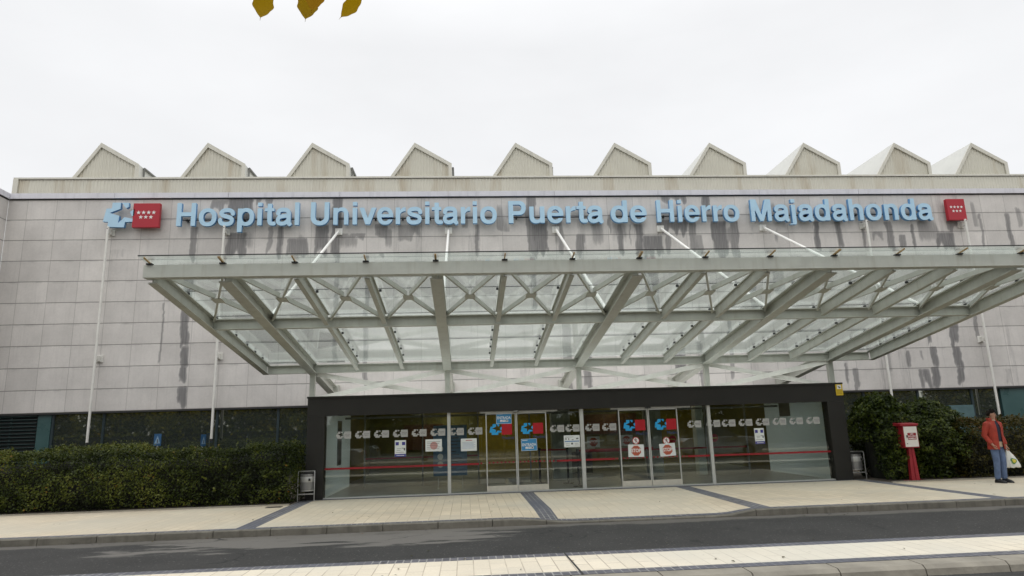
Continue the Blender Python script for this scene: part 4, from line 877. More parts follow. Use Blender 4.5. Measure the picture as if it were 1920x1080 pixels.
b = LB(); b.extr((-.30,.04,1.40),(.27,.04,1.40),[(-.22,.0),(.20,.0),(.20,.045),(.19,.05),(-.22,.075)]); b.build('cover', M_fire, t)
b = LB(); b.bbox(-.212,-.146,.865,.212,-.131,1.375,.005); d = b.build('white_door', mat('door_white', (.74,.72,.67), .45, 0, .05, 4, streak=.12, dirt=(.45,.4,.33)), t)
b = LB(); b.bbox(-.11,-.1505,1.045,.165,-.1465,1.215,.002); lb_ = b.build('red_label', M_fire, d)
def ltext(body, size, x, z, y, m, parent):
    cu = bpy.data.curves.new('lettering', 'FONT'); cu.body = body; cu.size = size; cu.align_x = 'CENTER'; cu.align_y = 'CENTER'; cu.offset = .0012; cu.extrude = .0005; cu.resolution_u = 2
    o = bpy.data.objects.new('lettering', cu); COL.objects.link(o); bpy.context.view_layer.update(); me = bpy.data.meshes.new_from_object(o.evaluated_get(bpy.context.evaluated_depsgraph_get())); bpy.data.objects.remove(o); bpy.data.curves.remove(cu)
    b = LB(); b.add([(x+v.co.x, y-v.co.z, z+v.co.y) for v in me.vertices], [tuple(p.vertices) for p in me.polygons]); bpy.data.meshes.remove(me); return b.build('lettering', m, parent)
ltext('USO', .052, .028, 1.185, -.1515, M_white, d); ltext('EXCLUSIVO', .048, .028, 1.13, -.1515, M_white, d); ltext('BOMBEROS', .048, .028, 1.075, -.1515, M_white, d)
b = LB(); b.box(-.15,-.165,1.10,-.125,-.146,1.16); b.box(-.17,-.158,.94,-.14,-.146,.955); b.build('latch', M_blackm, d)

# ------------------------------------------------------------------ crossing signs added behind the hedge, standing in for reflections in the windows
for x, y, z, rz, lab in ((6.0,-2.0,1.62,0,'small blue square crossing sign added behind the hedge for a reflection in the glass'),(7.38,-2.0,1.56,R(70),'small blue crossing sign added behind the hedge for a reflection, turned edge-on')):
    t = thing('reflected_crossing_sign', (x,y,0), lab, 'road sign', 'blue signs standing in for window reflections', rz)
    b = LB(); b.tube((0,.03,0),(0,.03,z+.1),.022,n=8); b.build('post', M_mull, t)
    b = LB(); b.bbox(-.11,-.008,z-.18,.11,.006,z+.18,.004); p = b.build('plate', mat_once('road_sign_blue', (.02,.085,.19), .4), t)
    b = LB(); b.poly([(-.085,z-.11),(.085,z-.11),(0,z+.12)], (-.012,-.0085)); b.build('pale_triangle', mat_once('dimmed_white', (.22,.34,.45), .5), p)  # white dimmed to the tone of its reflection
    b = LB(); b.poly([(-.015,z-.09),(.02,z-.09),(.015,z+.02),(-.012,z+.02)], (-.014,-.0125)); b.build('pictogram', M_dot, p)
t = thing('manhole_cover', (11.0,-7.2,.004), 'small dark metal cover set in the paving by the hedge', 'cover')
b = MB(); b.box(10.85,-7.32,.002,11.2,-7.08,.010); b.build('lid', mat_once('cast_iron', (.06,.055,.05), .6), t)
# ------------------------------------------------------------------ foliage
def leaves(name, P, Nr, size, m, parent, tone, spread=.8, aspect=.5, sub=None):
    n = len(P); P = np.asarray(P, float); Nr = np.asarray(Nr, float)
    Nn = Nr+rng.normal(0, spread, (n, 3)); Nn /= np.linalg.norm(Nn, axis=1, keepdims=True)+1e-9
    A = rng.normal(0, 1, (n, 3)); A[:, 2] += .3; A -= Nn*(A*Nn).sum(1, keepdims=True); A /= np.linalg.norm(A, axis=1, keepdims=True)+1e-9
    B = np.cross(Nn, A); s = (size*rng.uniform(.65, 1.35, n))[:, None]; wv = s*aspect*.5
    v = np.stack([P-A*s*.5, P+B*wv-A*s*.05+Nn*s*.06, P+A*s*.5-Nn*s*.05, P-B*wv-A*s*.05+Nn*s*.06], 1).reshape(-1, 3)
    off = org(parent); v -= np.array(off)
    me = bpy.data.meshes.new(name); me.vertices.add(4*n); me.vertices.foreach_set('co', v.ravel().astype(np.float32))
    me.loops.add(4*n); me.polygons.add(n); me.loops.foreach_set('vertex_index', np.arange(4*n, dtype=np.int32)); me.polygons.foreach_set('loop_start', np.arange(0, 4*n, 4, dtype=np.int32))
    a = me.attributes.new('tone', 'FLOAT', 'FACE'); a.data.foreach_set('value', np.clip(tone, 0, 1).astype(np.float32))
    me.materials.append(m); me.update(calc_edges=True); me.validate()
    o = bpy.data.objects.new(name, me); COL.objects.link(o); o.parent = parent; return o
M_hedge = leafmat('hedge_leaf', [(0,(.010,.016,.002)),(.42,(.038,.055,.006)),(.72,(.095,.112,.014)),(.93,(.14,.15,.025)),(1,(.22,.11,.012))], .42)
M_shrub = leafmat('shrub_leaf', [(0,(.008,.016,.002)),(.5,(.032,.050,.004)),(.85,(.080,.105,.010)),(1,(.16,.17,.025))], .42)
M_russet = leafmat('russet_leaf', [(0,(.012,.014,.002)),(.5,(.040,.038,.005)),(.85,(.085,.062,.007)),(1,(.16,.06,.009))], .45)
M_darkcore = mat('hedge_dark_core', (.006,.007,.003), .9, 0, .4, 6)  # solid core added behind the leaves, dark inside put into its colour
def n3(P, f, seed): return vnoise(P[:,0]*f+P[:,1]*f*.7+31*seed, P[:,2]*f-P[:,1]*f*.6+17*seed, seed)
def hedge_block(root, x0, x1, y0, y1, ztop, zb, n, m, size, seed, bump=.16, sprigs=60):
    # clumpy front, top, back and ends; ztop(x) gives the clipped height
    L_ = x1-x0; H_ = float(np.mean([ztop(x0+L_*i/8) for i in range(9)])); D_w = y1-y0
    areas = np.array([L_*H_*1.0, L_*D_w*.9, L_*H_*.25, D_w*H_, D_w*H_]); cnt = (n*areas/areas.sum()).astype(int)
    P = []; Nn = []
    for k, c in enumerate(cnt):
        u, v = rng.random(c), rng.random(c); x = x0+u*L_; zt = np.interp(x, np.linspace(x0, x1, 60), [ztop(q) for q in np.linspace(x0, x1, 60)])
        if k in (0, 2): p = np.stack([x, np.full(c, y0 if k == 0 else y1), zb+v**.9*(zt-zb)], 1); nn = np.tile([0, -1 if k == 0 else 1, .35], (c, 1))
        elif k == 1: p = np.stack([x, y0+v*D_w, zt], 1); nn = np.tile([0, -.2, 1.], (c, 1))
        else:
            xx = x0 if k == 3 else x1; z1 = ztop(xx); p = np.stack([np.full(c, xx), y0+u*D_w, zb+v*(z1-zb)], 1); nn = np.tile([-1 if k == 3 else 1, 0, .3], (c, 1))
        P.append(p); Nn.append(nn)
    P = np.concatenate(P); Nn = np.concatenate(Nn).astype(float)
    big = n3(P, 1.5, seed)-.5; mid = n3(P, 4.2, seed+1)-.5
    rnd = rng.normal(0, .045, len(P)); dsp = big*bump*1.6+mid*bump*.9+rnd
    nd = Nn/np.linalg.norm(Nn, axis=1, keepdims=True); P2 = P+nd*dsp[:, None]
    # round off the long top edges and pull the foot in a little
    fr = np.clip((P[:,2]-(H_-.25))/.25, 0, 1)*(Nn[:,1] < -.5); P2[:,1] += fr**2*.16
    foot = np.clip(1-(P[:,2]-zb)/.35, 0, 1)*(Nn[:,1] < -.5); P2[:,1] += foot*.10
    keep = rng.random(len(P)) < np.where(foot > .3, .75, 1); P2, Nn, big, mid = P2[keep], Nn[keep], big[keep], mid[keep]
    tone = .40+rng.normal(0, .12, len(P2))+mid*.6+big*.45+np.where(rng.random(len(P2)) < .012, .35, 0)
    # young sprigs poking out
    SP = []
    for i in range(sprigs):
        x = rng.uniform(x0, x1); top = rng.random() < .6
        base = np.array([x, rng.uniform(y0, y0+.5*D_w), ztop(x)]) if top else np.array([x, y0, rng.uniform(.3, ztop(x))]); d = np.array([rng.normal(0,.3), -.2 if top else -1., 1. if top else .5]); d /= np.linalg.norm(d)
        ln = rng.uniform(.08, .2)
        for q in range(9): SP.append(base+d*ln*q/8+rng.normal(0,.014,3))
    SP = np.array(SP); P2 = np.concatenate([P2, SP]); Nn = np.concatenate([Nn, np.tile([0,-.5,.6], (len(SP), 1))]); tone = np.concatenate([tone, .72+rng.normal(0,.1,len(SP))])
    leaves('foliage', P2, Nn, size, m, root, tone, .75, .55)
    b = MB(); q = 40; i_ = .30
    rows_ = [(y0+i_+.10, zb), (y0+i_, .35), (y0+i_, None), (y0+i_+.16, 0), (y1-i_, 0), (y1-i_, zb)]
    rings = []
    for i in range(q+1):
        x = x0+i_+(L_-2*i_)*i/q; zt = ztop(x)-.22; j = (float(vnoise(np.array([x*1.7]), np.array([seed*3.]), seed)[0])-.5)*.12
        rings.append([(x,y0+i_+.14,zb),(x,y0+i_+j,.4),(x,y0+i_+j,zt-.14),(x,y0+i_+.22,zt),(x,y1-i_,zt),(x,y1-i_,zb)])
    b.loft(rings); b.build('dark_twig_core', M_darkcore, root)
t = thing('hedge', (4.5,-6.0,0), 'long clipped dark green hedge in front of the left windows', 'hedge')
hedge_block(t, -6.5, 11.22, -6.68, -5.35, lambda x: 1.30+.03*math.sin(x*1.3)+.02*math.sin(x*3.7+1)+.006*x, .02, 80000, M_hedge, .056, 3, .17, sprigs=130)
t = thing('hedge', (33,-6.0,0), 'reddish green hedge behind the man at the far right', 'hedge')
hedge_block(t, 28.6, 40.0, -6.75, -5.3, lambda x: 1.42-.10*min(max((x-29)/3, 0), 1)+.05*math.sin(x*2.1), .02, 30000, M_russet, .075, 11, sprigs=70)
def shrub(cx, cy, rx, ry, h, n, lab, seed):
    t = thing('shrub', (cx,cy,0), lab, 'shrub', 'tall shrubs right of the entrance'); P = []; Nn = []; T = []
    a = rng.uniform(0, 2*math.pi, n); v = rng.random(n)**.85; prof = np.where(v < .45, .86+.14*np.sin(v/.45*math.pi/2), np.sqrt(np.clip(1-((v-.45)/.60)**1.7, .02, 1)))
    nz = vnoise(a*2.2, v*6, seed)-.5; n2 = vnoise(a*6, v*16, seed+1)-.5
    r_ = prof*(1+nz*.55+n2*.34)*rng.uniform(.86, 1.05, n)
    Pn = np.stack([cx+np.cos(a)*rx*r_, cy+np.sin(a)*ry*r_, .03+v*h*(1+nz*.05)], 1); Nv = np.stack([np.cos(a), np.sin(a), .25+v], 1)
    tone = .42+rng.normal(0,.17,n)+n2*.6+nz*.4
    for i in range(150):                                           # upright shoots
        aa = rng.uniform(0, 6.28); rr = rng.uniform(0, 1.0); b0 = np.array([cx+math.cos(aa)*rx*rr, cy+math.sin(aa)*ry*rr, h*(math.sqrt(max(1-rr*rr*.6, .1))*.93 if rr < .8 else rng.uniform(.35, .8))]); d = np.array([rng.normal(0,.14), rng.normal(0,.14), 1]); ln = rng.uniform(.15, .34)
        q = 14; pts = b0+np.outer(np.linspace(0, ln, q), d)+rng.normal(0, .022, (q, 3)); Pn = np.concatenate([Pn, pts]); Nv = np.concatenate([Nv, np.tile([0,-.6,.4], (q, 1))]); tone = np.concatenate([tone, .6+rng.normal(0,.12,q)])
    kp = ~((Pn[:,0] < 26.52) & (Pn[:,2] < 1.0)) & (Pn[:,0] > 26.03); Pn, Nv, tone = Pn[kp], Nv[kp], tone[kp]
    leaves('foliage', Pn, Nv, .078, M_shrub, t, tone, .7, .5)
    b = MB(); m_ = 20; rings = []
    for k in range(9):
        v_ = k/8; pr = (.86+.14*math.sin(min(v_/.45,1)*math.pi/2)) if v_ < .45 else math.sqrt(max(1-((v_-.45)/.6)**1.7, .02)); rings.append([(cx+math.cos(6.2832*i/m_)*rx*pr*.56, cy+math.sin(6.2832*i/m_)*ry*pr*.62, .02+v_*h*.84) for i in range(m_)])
    b.loft(rings); b.build('dark_stem_core', M_darkcore, t)
shrub(27.0,-5.70,.72,.95,2.18,16000,'tall dark shrub with upright shoots beside the right litter bin',21)
shrub(28.25,-5.7,.95,1.0,1.95,15000,'broad dark shrub just right of the red cabinet',31)
shrub(27.6,-5.45,.7,.95,1.72,9000,'lower dark shrub behind the red cabinet',41)

# leaf litter lies on the ground, one object
n = len(LITTER); lo = leaves('leaf_litter', LITTER+np.array([0,0,.006]), np.tile([0,0,6.], (n,1)), .05, M_russet, None, .6+rng.normal(0,.25,n), .5, .6); lo['kind'] = 'stuff'
# ------------------------------------------------------------------ street tree over the camera, with three hanging leaves
M_bark = mat('bark', (.11,.085,.06), .9, 0, .3, 9, .3, .5); M_aut = leafmat('autumn_leaf', [(0,(.34,.22,.001)),(.5,(.48,.29,.001)),(1,(.40,.17,.001))], .75, .5)
M_tree = leafmat('tree_leaf', [(0,(.03,.045,.006)),(.45,(.14,.15,.018)),(.8,(.40,.34,.03)),(1,(.60,.42,.04))], .5, .5)
ST_ = thing('street_tree', (13.2,-26.2,0), 'tree behind the camera whose yellow leaves hang into the top of the view', 'tree')
b = MB(); b.path([(13.2,-26.2,-.02),(13.22,-26.2,.6),(13.25,-26.15,1.8),(13.3,-26.1,3.0),(13.25,-26.1,4.6)], [.17,.13,.11,.10,.06], 10)
b.path([(13.29,-26.1,2.9),(13.8,-24.6,3.5),(14.5,-23.0,3.72),(14.88,-21.9,3.45)], [.06,.04,.022,.010], 8); b.path([(13.3,-26.1,3.1),(12.4,-27.2,4.2),(12,-28,5)], [.06,.04,.02], 8); b.path([(13.3,-26.1,3.3),(14.2,-27,4.4),(15,-27.6,5.2)], [.06,.04,.02], 8)
b.build('trunk', M_bark, ST_, True)
n = 5200; d = rng.normal(0,1,(n,3)); d /= np.linalg.norm(d,axis=1,keepdims=True); cen = np.array([13.2,-27.0,5.6]); rr = rng.random(n)**.4
P = cen+d*rr[:,None]*np.array([2.3,1.9,1.7]); keep = (vnoise(P[:,0]*1.4+9, P[:,2]*1.4+P[:,1], 51) > .36); leaves('crown', P[keep], d[keep], .11, M_aut, ST_, .5+rng.normal(0,.25,keep.sum()), 1.0, .6)
# hanging leaves: tip, direction towards the stem, length, half width (metres), tilt
def hang(tip, up, ln, hw, tone, roll, notch=0.0, skew=0.0):
    tip = Vector(tip); up = Vector(up).normalized(); view = (tip-CAM).normalized(); side = up.cross(view).normalized(); side = (side*math.cos(roll)+view*math.sin(roll)).normalized(); nrm = side.cross(up).normalized()
    K = 26; V_ = []; wd = lambda s: hw*math.sin(math.pi*min(s*1.02,1)**.86)**1.05 if s < .98 else .002
    for i in range(K+1):
        s = i/K; c = tip+up*(ln*s)+nrm*(.10*ln*math.sin(s*3)); w_ = max(wd(s), .0015)
        for q in (-1,-.5,0,.5,1): V_.append(c+side*(w_*q*(1+.06*math.sin(s*23+q))+skew*s*s)+nrm*(-.22*w_*abs(q)))
    b = MB(); b.add(V_, [(i*5+j,i*5+j+1,(i+1)*5+j+1,(i+1)*5+j) for i in range(K) for j in range(4)])
    b.path([tip+up*(ln*.02), tip-up*.012], [.0012,.0004], 5)
    me_o = b.build('leaf', M_aut, ST_, True); a = me_o.data.attributes.new('tone','FLOAT','FACE'); a.data.foreach_set('value', np.clip(np.full(len(me_o.data.polygons), tone)+rng.normal(0,.02,len(me_o.data.polygons)),0,1).astype(np.float32)); return tip+up*ln+nrm*(.10*ln*math.sin(3))
tips = [hang((14.85,-21.75,3.062),(.10,.0,1),.135,.036,.35,.25), hang((15.005,-21.76,3.052),(.06,.05,1),.14,.036,.2,.3), hang((15.035,-21.80,3.06),(.16,-.02,1),.13,.036,.75,-.35), hang((15.128,-21.77,3.055),(.62,0,.85),.14,.025,.42,.2,0,.006)]
b = MB()
for tp in tips: b.path([tp, (tp[0]*.5+7.45, tp[1]+.02, 3.30), (14.9,-21.9,3.44)], [.0015,.002,.003], 6)
b.build('twig', M_bark, ST_)

# ------------------------------------------------------------------ trees and parked cars behind the camera: they show in the glass
proto = None
for i, (x, y, s) in enumerate(((-16,-40,1.1),(-10,-39,1.0),(-4,-41,1.2),(2,-39,1.05),(8,-41,1.1),(14,-40,1.15),(20,-41,1.1),(26,-39,1.15),(32,-41,1.2),(38,-39,1.1),(44,-41,1.2),(51,-40,1.2),(58,-41,1.2),(66,-40,1.2),(74,-41,1.2),(82,-40,1.2),(-23,-41,1.2),(-31,-40,1.2),(-39,-41,1.2))):
    if proto is None:
        t = thing('park_tree', (x,y,-.02), 'leafy tree across the road behind the camera, seen only as a reflection', 'tree', 'trees across the road'); proto = t
        b = LB(); b.path([(0,0,0),(.05,0,1.2),(0,.05,2.6),(.1,0,5)], [.2,.15,.12,.05], 9)
        for k in range(6): a_ = k*1.05; b.path([(0,0,2+.3*k),(math.cos(a_)*1.2,math.sin(a_)*1.2,3.2+.3*k),(math.cos(a_)*2.1,math.sin(a_)*2.1,4+.35*k)], [.07,.045,.02], 6)
        b.build('trunk', M_bark, t, True)
        n = 12000; d = rng.normal(0,1,(n,3)); d /= np.linalg.norm(d,axis=1,keepdims=True); rr = rng.random(n)**.33
        P = np.array([0,0,3.9])+d*rr[:,None]*np.array([3.7,3.0,3.6]); keep = vnoise(P[:,0]*.9+P[:,1]*.7+50, P[:,2]*.9+20, 61) > .22; P = P[keep]
        leaves('crown', P+np.array([x,y,-.02]), d[keep], .30, M_tree, t, .38+rng.normal(0,.16,len(P))+.95*(vnoise(P[:,0]*.6+7, P[:,2]*.6+7, 66)-.45), 1.0, .6); t.scale = (s,s,s)
    else:
        c = copy_tree(proto); c.location = (x,y,-.02); c.scale = (s*1.05,s,s*(.9+.05*(i % 4))); c.rotation_euler[2] = i*1.3
t = thing('park_hedge', (12,-37,0), 'long hedge across the road behind the camera, seen only as a reflection', 'hedge')
P = np.stack([rng.uniform(-42,86,16000), rng.uniform(-37.6,-36.4,16000), rng.uniform(0,2.2,16000)],1); leaves('foliage', P, np.tile([0,1.,.4],(16000,1)), .28, M_tree, t, .3+rng.normal(0,.2,16000), .8, .6)
b = MB(); b.box(-42,-37.3,0,86,-36.7,2.0); b.build('dark_twig_core', M_darkcore, t)
M_tyre = mat('tyre', (.02,.02,.02), .8); M_rim = mat('wheel_rim', (.4,.4,.41), .35, .7, .05, 6); M_carg = mat('car_glass', (.02,.025,.03), .08, 0, .02, 2, .8); M_carl = mat('car_lamp', (.6,.6,.58), .2); M_cart = mat('car_tail_lamp', (.35,.01,.01), .3)
def car(x, y, paint, lab, flip):
    t = thing('parked_car', (x,y,-.12), lab, 'car', 'cars parked beside the camera', math.pi if flip else 0)
    prof = [(-2.12,.45),(-2.10,.72),(-1.95,.92),(-1.35,.99),(-.95,1.02),(1.25,1.0),(1.85,.97),(2.08,.82),(2.12,.5),(2.02,.28),(1.72,.22),(-1.75,.22),(-2.02,.28)]
    b = LB(); st_ = [(-.84,.90),(-.86,.96),(-.80,1.0),(0,1.0),(.80,1.0),(.86,.96),(.84,.90)]
    b.loft([[(px_*(.985 if abs(sy) > .82 else 1.0), sy, .22+(pz_-.22)*sc_) for px_, pz_ in prof] for sy, sc_ in st_]); b.build('body', paint, t, True)
    gh = [(-.95,1.0),(-.30,1.40),(.10,1.46),(.75,1.45),(1.15,1.36),(1.70,.98)]
    b = LB(); b.loft([[(px_, sy*(1-.18*(pz_-1)/.46) if True else sy, pz_) for px_, pz_ in gh] for sy in (-.78,.78)]); b.build('window_glass', M_carg, t)
    b = LB(); b.loft([[(px_*.97+.02, sy*.80, pz_+.012) for px_, pz_ in [(-.22,1.40),(.10,1.46),(.75,1.45),(1.08,1.37),(1.0,1.34),(.1,1.40)]] for sy in (-.80,-.3,.3,.80)]); b.build('car_roof', paint, t, True)
    for xx in (-1.32, 1.32):
        for s in (-1, 1):
            b = LB(); b.tube((xx,s*.66,.31),(xx,s*.875,.31),.31,n=24); wl = b.build('wheel', M_tyre, t, True); b = LB(); b.tube((xx,s*.872,.31),(xx,s*.882,.31),.19,n=20); b.build('rim', M_rim, wl)
    for s in (-1, 1):
        b = LB(); b.bbox(-2.10,s*.62-.16,.62,-1.98,s*.62+.16,.78,.02); b.build('headlight', M_carl, t); b = LB(); b.bbox(2.0,s*.66-.14,.66,2.10,s*.66+.14,.84,.02); b.build('tail_light', M_cart, t)
        b = LB(); b.bbox(-.72,s*.93-.09,.98,-.58,s*.93+.09,1.10,.03); b.build('wing_mirror', M_blackm, t)
for x, y, c, lab, fl in ((8.3,-22.4,(.46,.47,.48),'silver car parked left of the camera, seen only as a reflection',False),(2.6,-22.5,(.03,.035,.05),'dark car parked far left of the camera, seen only as a reflection',True),(23.2,-22.4,(.36,.37,.38),'grey car parked right of the camera, seen only as a reflection',False),(28.6,-22.5,(.55,.55,.54),'white car parked far right of the camera, seen only as a reflection',True)):
    car(x, y, mat('car_paint', c, .28, .25, .02, 2, .6), lab, fl)

# ------------------------------------------------------------------ man in the orange jacket
M_skin = mat('skin', (.40,.21,.14), .5, 0, .06, 20); M_hair = mat('hair', (.010,.007,.005), .85, 0, .2, 40, .15); M_jack = mat('orange_jacket', (.34,.045,.028), .7, 0, .14, 12, .3, .35); M_jeans = mat('jeans', (.10,.145,.25), .75, 0, .22, 9, .3, .2); M_sweat = mat('navy_sweater', (.010,.012,.03), .8, 0, .1, 30); M_shirt = mat('beige_shirt', (.42,.33,.24), .8, 0, .1, 20); M_shoe = mat('shoe', (.012,.012,.014), .5); M_bag = mat('bag_plastic', (.62,.62,.57), .4, 0, .06, 14, .4, .4)
def skin(name, verts, edges, radii, m, parent, root=0, sub=2):
    me = bpy.data.meshes.new(name); me.from_pydata(verts, edges, []); o = bpy.data.objects.new(name, me); COL.objects.link(o)
    md = o.modifiers.new('skin', 'SKIN'); md.use_smooth_shade = True
    for i, r_ in enumerate(radii):
        sv = me.skin_vertices[0].data[i]; sv.radius = r_ if isinstance(r_, tuple) else (r_, r_); sv.use_root = (i == root)
    o.modifiers.new('sub', 'SUBSURF').levels = sub; o.modifiers['sub'].render_levels = sub
    bpy.context.view_layer.update(); me2 = bpy.data.meshes.new_from_object(o.evaluated_get(bpy.context.evaluated_depsgraph_get()))
    bpy.data.objects.remove(o); me2.name = name; me2.materials.clear(); me2.materials.append(m); me2.polygons.foreach_set('use_smooth', [True]*len(me2.polygons))
    o2 = bpy.data.objects.new(name, me2); COL.objects.link(o2); o2.parent = parent; return o2
PM = thing('person', (28.45,-7.96,0), 'man in an open orange jacket and jeans standing by the reddish hedge, looking right', 'person', None, R(10))
V_ = []; E_l = []; Rr = []
def jv(p, r_, prev=None):
    V_.append(p); Rr.append(r_)
    if prev is not None: E_l.append((prev, len(V_)-1))
    return len(V_)-1
pel = jv((0,.01,.93),(.135,.10)); sp = jv((0,.0,1.10),(.125,.095),pel); ch = jv((0,.0,1.30),(.15,.105),sp); nb = jv((0,.01,1.44),(.085,.075),ch); nk = jv((0,-.005,1.49),(.052,.054),nb)
hd0 = jv((0,-.018,1.555),(.060,.070),nk); hd1 = jv((0,-.012,1.625),(.072,.090),hd0); hd2 = jv((0,-.004,1.685),(.055,.070),hd1)
for s in (-1, 1):
    hp = jv((s*.09,.01,.86),(.085,.09),pel); kn = jv((s*.095,-.02,.48),(.055,.06),hp); an = jv((s*.10,.03,.09),(.030,.032),kn); to = jv((s*.107,-.05,.035),(.022,.018),an)
arms = {}
for s in (-1, 1):
    sh = jv((s*.165,.01,1.40),(.062,.062),ch)
    if s < 0: el, wr = (-.235,.06,1.12), (-.20,-.06,.91)
    else: el, wr = (.235,.05,1.12), (.245,-.03,.87)
    e_ = jv((s*.205,.03,1.27),.045,sh); e2 = jv(el,.040,e_); w2 = jv(wr,.027,e2); arms[s] = (w2, wr)
def hand(s, dirv, curl, palm_side):
    w2, wr = arms[s]; d = Vector(dirv).normalized(); side = Vector(palm_side).normalized(); nrm = d.cross(side).normalized(); W = Vector(wr)
    pm = jv(tuple(W+d*.05),(.034,.020),w2); kn = jv(tuple(W+d*.085),(.036,.017),pm)
    for k, (o_, ln) in enumerate(((-.030,.062),(-.010,.074),(.011,.070),(.031,.056))):
        a = W+d*.095+side*o_; q1 = jv(tuple(a+d*ln*.40),.0088,kn); q2 = jv(tuple(a+d*(ln*.40+ln*.35*math.cos(curl))+nrm*(ln*.35*math.sin(curl))),.0082,q1); jv(tuple(a+d*(ln*.40+ln*.2*math.cos(curl))+nrm*(ln*.75*math.sin(curl))),.0072,q2)
    t1 = jv(tuple(W+d*.045-side*.045),.011,pm); t2 = jv(tuple(W+d*.078-side*.056+nrm*.012),.0095,t1); jv(tuple(W+d*.098-side*.048+nrm*.024),.008,t2)
hand(-1, (.35,-.35,-.8), .9, (.2,.8,-.2)); hand(1, (.02,-.05,-1), 1.4, (0,1,0))
body = skin('body', V_, E_l, Rr, M_skin, PM, 0, 2)
b = LB()                                                         # nose, brow, lips and ears laid into the face
b.loft([[(-.008,-.088,1.645),(.008,-.088,1.645),(.008,-.07,1.645),(-.008,-.07,1.645)],[(-.017,-.096,1.60),(.017,-.096,1.60),(.017,-.07,1.60),(-.017,-.07,1.60)],[(-.012,-.118,1.597),(.012,-.118,1.597),(.016,-.07,1.588),(-.016,-.07,1.588)]]); b.build('nose', M_skin, PM, True)
for s in (-1, 1):
    b = LB(); b.ball((s*.076,.005,1.62),.012,.024,.034); b.build('ear', M_skin, PM, True)
    b = LB(); b.ball((s*.030,-.080,1.632),.012,.010,.008); b.build('eye', M_hair, PM, True)
    b = LB(); b.bar((s*.014,-.090,1.652),(s*.048,-.080,1.655),.012,.008); b.build('eyebrow', M_hair, PM)
b = LB(); b.ball((0,-.086,1.562),.026,.010,.006); b.build('mouth', mat('lips', (.30,.11,.09), .5), PM, True)
b = LB(); n = 20
def hring(z, rx, ry, cy): return [(rx*math.cos(6.2832*i/n)*(1+.05*math.sin(i*5.1)), cy+ry*math.sin(6.2832*i/n)*(1+.05*math.sin(i*3.7)), z-.045*(1 if math.sin(6.2832*i/n) > -.1 else 0)+.012*math.sin(i*2.3)) for i in range(n)]
b.loft([hring(1.635,.070,.075,.030),hring(1.66,.086,.090,.016),hring(1.69,.088,.095,.010),hring(1.725,.076,.085,.008),hring(1.755,.040,.05,.010)]); b.build('hair', M_hair, PM, True)
def ring(z, rx, ry, cy, a0=0, a1=2*math.pi, n=28, closed=True):
    k = n if closed else n-1; return [(rx*math.sin(a0+(a1-a0)*i/k), cy-ry*math.cos(a0+(a1-a0)*i/k), z+.006*math.sin(i*1.9+z*40)) for i in range(n)]
b = LB(); b.loft([ring(z, rx, ry, cy) for z, rx, ry, cy in ((.90,.150,.112,.01),(1.0,.150,.115,.0),(1.15,.155,.118,-.005),(1.30,.170,.120,0),(1.40,.150,.105,.005),(1.46,.080,.078,.005))], True); b.build('sweater', M_sweat, PM, True)
b = LB(); b.loft([ring(z, rx, ry, cy) for z, rx, ry, cy in ((.845,.158,.122,.01),(.90,.157,.120,.01),(.965,.154,.120,.0))], False); b.build('shirt_hem', M_shirt, PM, True)
b = LB(); b.loft([ring(1.44,.075,.072,.0),ring(1.485,.066,.064,.0),ring(1.50,.062,.060,.002)], False); b.build('shirt_collar', M_shirt, PM, True)
# jacket: an open shell with sleeves and a standing collar
b = LB(); g0, g1 = .42, 2*math.pi-.30
for zs in ([(.79,.200,.165,.012),(.84,.200,.162,.012),(.98,.184,.148,.005),(1.15,.178,.140,.0),(1.28,.190,.142,.0),(1.37,.185,.130,.005),(1.43,.135,.105,.008),(1.47,.098,.092,.006)],):
    outer = [ring(z, rx, ry, cy, g0+.10*(1.2-z), g1-.10*(1.2-z), 30, False) for z, rx, ry, cy in zs]; inner = [ring(z, rx-.014, ry-.014, cy, g0+.10*(1.2-z)+.02, g1-.10*(1.2-z)-.02, 30, False)[::-1] for z, rx, ry, cy in zs]
    b.loft([o_+i_ for o_, i_ in zip(outer, inner)], True)
b.loft([ring(z, rx, ry, cy, .75, 5.53, 22, False)+ring(z, rx-.016, ry-.016, cy, .75, 5.53, 22, False)[::-1] for z, rx, ry, cy in ((1.455,.112,.104,.01),(1.50,.108,.102,.02),(1.535,.104,.10,.03))], True)
jk = b.build('jacket', M_jack, PM, True)
for s in (-1, 1):
    pts = [(s*.13,.01,1.41),(s*.178,.012,1.385),(s*.222,.03,1.26),(s*.245,.058,1.12),((-.222,-.0,1.01) if s < 0 else (.248,.01,.99)),((-.203,-.05,.925) if s < 0 else (.246,-.025,.895))]
    b = LB(); b.path(pts, [.062,.080,.071,.062,.056,.048], 14); b.build('sleeve', M_jack, jk, True)
V2 = [(0,.01,.91),(-.088,.01,.84),(-.092,-.012,.66),(-.095,-.02,.48),(-.098,.01,.25),(-.10,.025,.06),(.088,.01,.84),(.092,-.012,.66),(.095,-.02,.48),(.098,.01,.25),(.10,.025,.06)]
skin('trousers', V2, [(0,1),(1,2),(2,3),(3,4),(4,5),(0,6),(6,7),(7,8),(8,9),(9,10)], [(.118,.10),(.092,.098),(.082,.086),(.074,.078),(.066,.07),(.066,.072),(.092,.098),(.082,.086),(.074,.078),(.066,.07),(.066,.072)], M_jeans, PM, 0, 2)
for s in (-1, 1):
    b = LB(); sr = lambda y, hw, h: [(s*.107+hw*math.cos(math.pi*i/7), y, .004+h*math.sin(math.pi*i/7)) for i in range(8)]
    b.loft([sr(.09,.030,.07),sr(.07,.042,.10),sr(.02,.046,.105),sr(-.06,.046,.085),(sr(-.14,.050,.06)),sr(-.175,.042,.045),sr(-.195,.02,.028)]); b.build('shoe', M_shoe, PM, True)
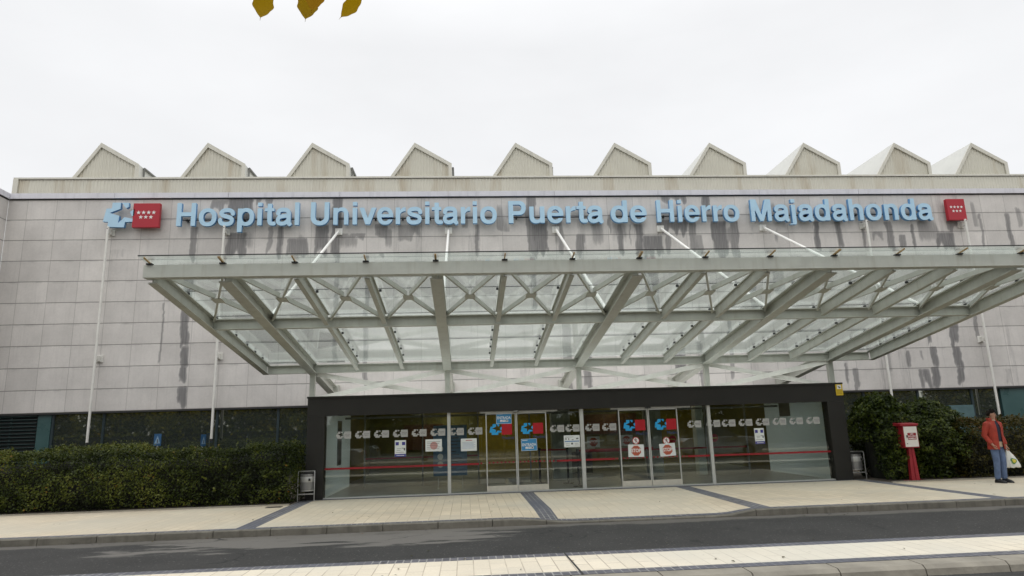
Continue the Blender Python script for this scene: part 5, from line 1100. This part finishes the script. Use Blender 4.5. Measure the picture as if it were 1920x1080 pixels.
# turn the head to his left
def turn(o, ang):
    for v in o.data.vertices:
        k = min(max((v.co.z-1.50)/.06, 0), 1); a = ang*k; c_, s_ = math.cos(a), math.sin(a); x_, y_ = v.co.x, v.co.y+.002; v.co.x, v.co.y = x_*c_-y_*s_, x_*s_+y_*c_-.002
for o in PM.children:
    if o.name.split('.')[0] in ('body','nose','ear','eye','eyebrow','mouth','hair'): turn(o, R(34))
# carrier bag in his left hand
hw_ = Vector((.245,-.03,.87)); Mz = Matrix.Rotation(R(10), 3, 'Z'); hp = Vector((28.45,-7.96,0))+Mz @ Vector((.247,-.038,.775))
BG = thing('carrier_bag', (hp.x,hp.y,.40), 'white plastic carrier bag with a green and yellow mark, held by the man', 'bag')
b = MB(); n = 20
def bring(z, rx, ry, dx=0): return [(hp.x+dx+rx*math.cos(6.2832*i/n)*(1+.07*math.sin(i*2.7+z*9)), hp.y+ry*math.sin(6.2832*i/n)*(1+.09*math.cos(i*3.1+z*7)), z+.012*math.sin(i*1.7)) for i in range(n)]
b.loft([bring(.345,.13,.07,.085),bring(.355,.185,.10,.085),bring(.42,.19,.10,.08),bring(.52,.155,.085,.06),bring(.63,.10,.055,.035),bring(.72,.045,.03,.012),bring(.765,.018,.016,0)]); b.build('sack', M_bag, BG, True)
b = MB(); b.path([(hp.x,hp.y,.755),(hp.x-.012,hp.y-.02,.80),(hp.x,hp.y-.004,.835)], [.012,.008,.006], 8); b.path([(hp.x,hp.y,.755),(hp.x+.012,hp.y+.02,.80),(hp.x,hp.y+.004,.835)], [.012,.008,.006], 8); b.build('handle', M_bag, BG, True)
M_bg = mat('bag_green', (.05,.20,.05), .5); M_by = mat('bag_yellow', (.52,.42,.05), .5)
def blob(r_, m, off, nm):
    b = MB(); pts = []
    for i in range(16):
        a = 6.2832*i/16; k = r_*(1+.18*math.sin(3*a+1)); zz = .505+k*math.sin(a)*.85; xx = hp.x+.055+k*math.cos(a)
        ry = np.interp(zz, [.42,.52,.63],[.10,.085,.055]); rx = np.interp(zz,[.42,.52,.63],[.19,.155,.10]); dx = np.interp(zz,[.42,.52,.63],[.08,.06,.035]); u = (xx-hp.x-dx)/rx; pts.append((xx, hp.y-ry*1.10*math.sqrt(max(1-u*u, .05))-off, zz))
    c = (sum(p[0] for p in pts)/16, min(p[1] for p in pts)-.002, sum(p[2] for p in pts)/16); b.add(pts+[c], [(i,(i+1) % 16,16) for i in range(16)]); b.build(nm, m, BG)
blob(.075, M_bg, .006, 'green_mark'); blob(.05, M_by, .012, 'yellow_mark')
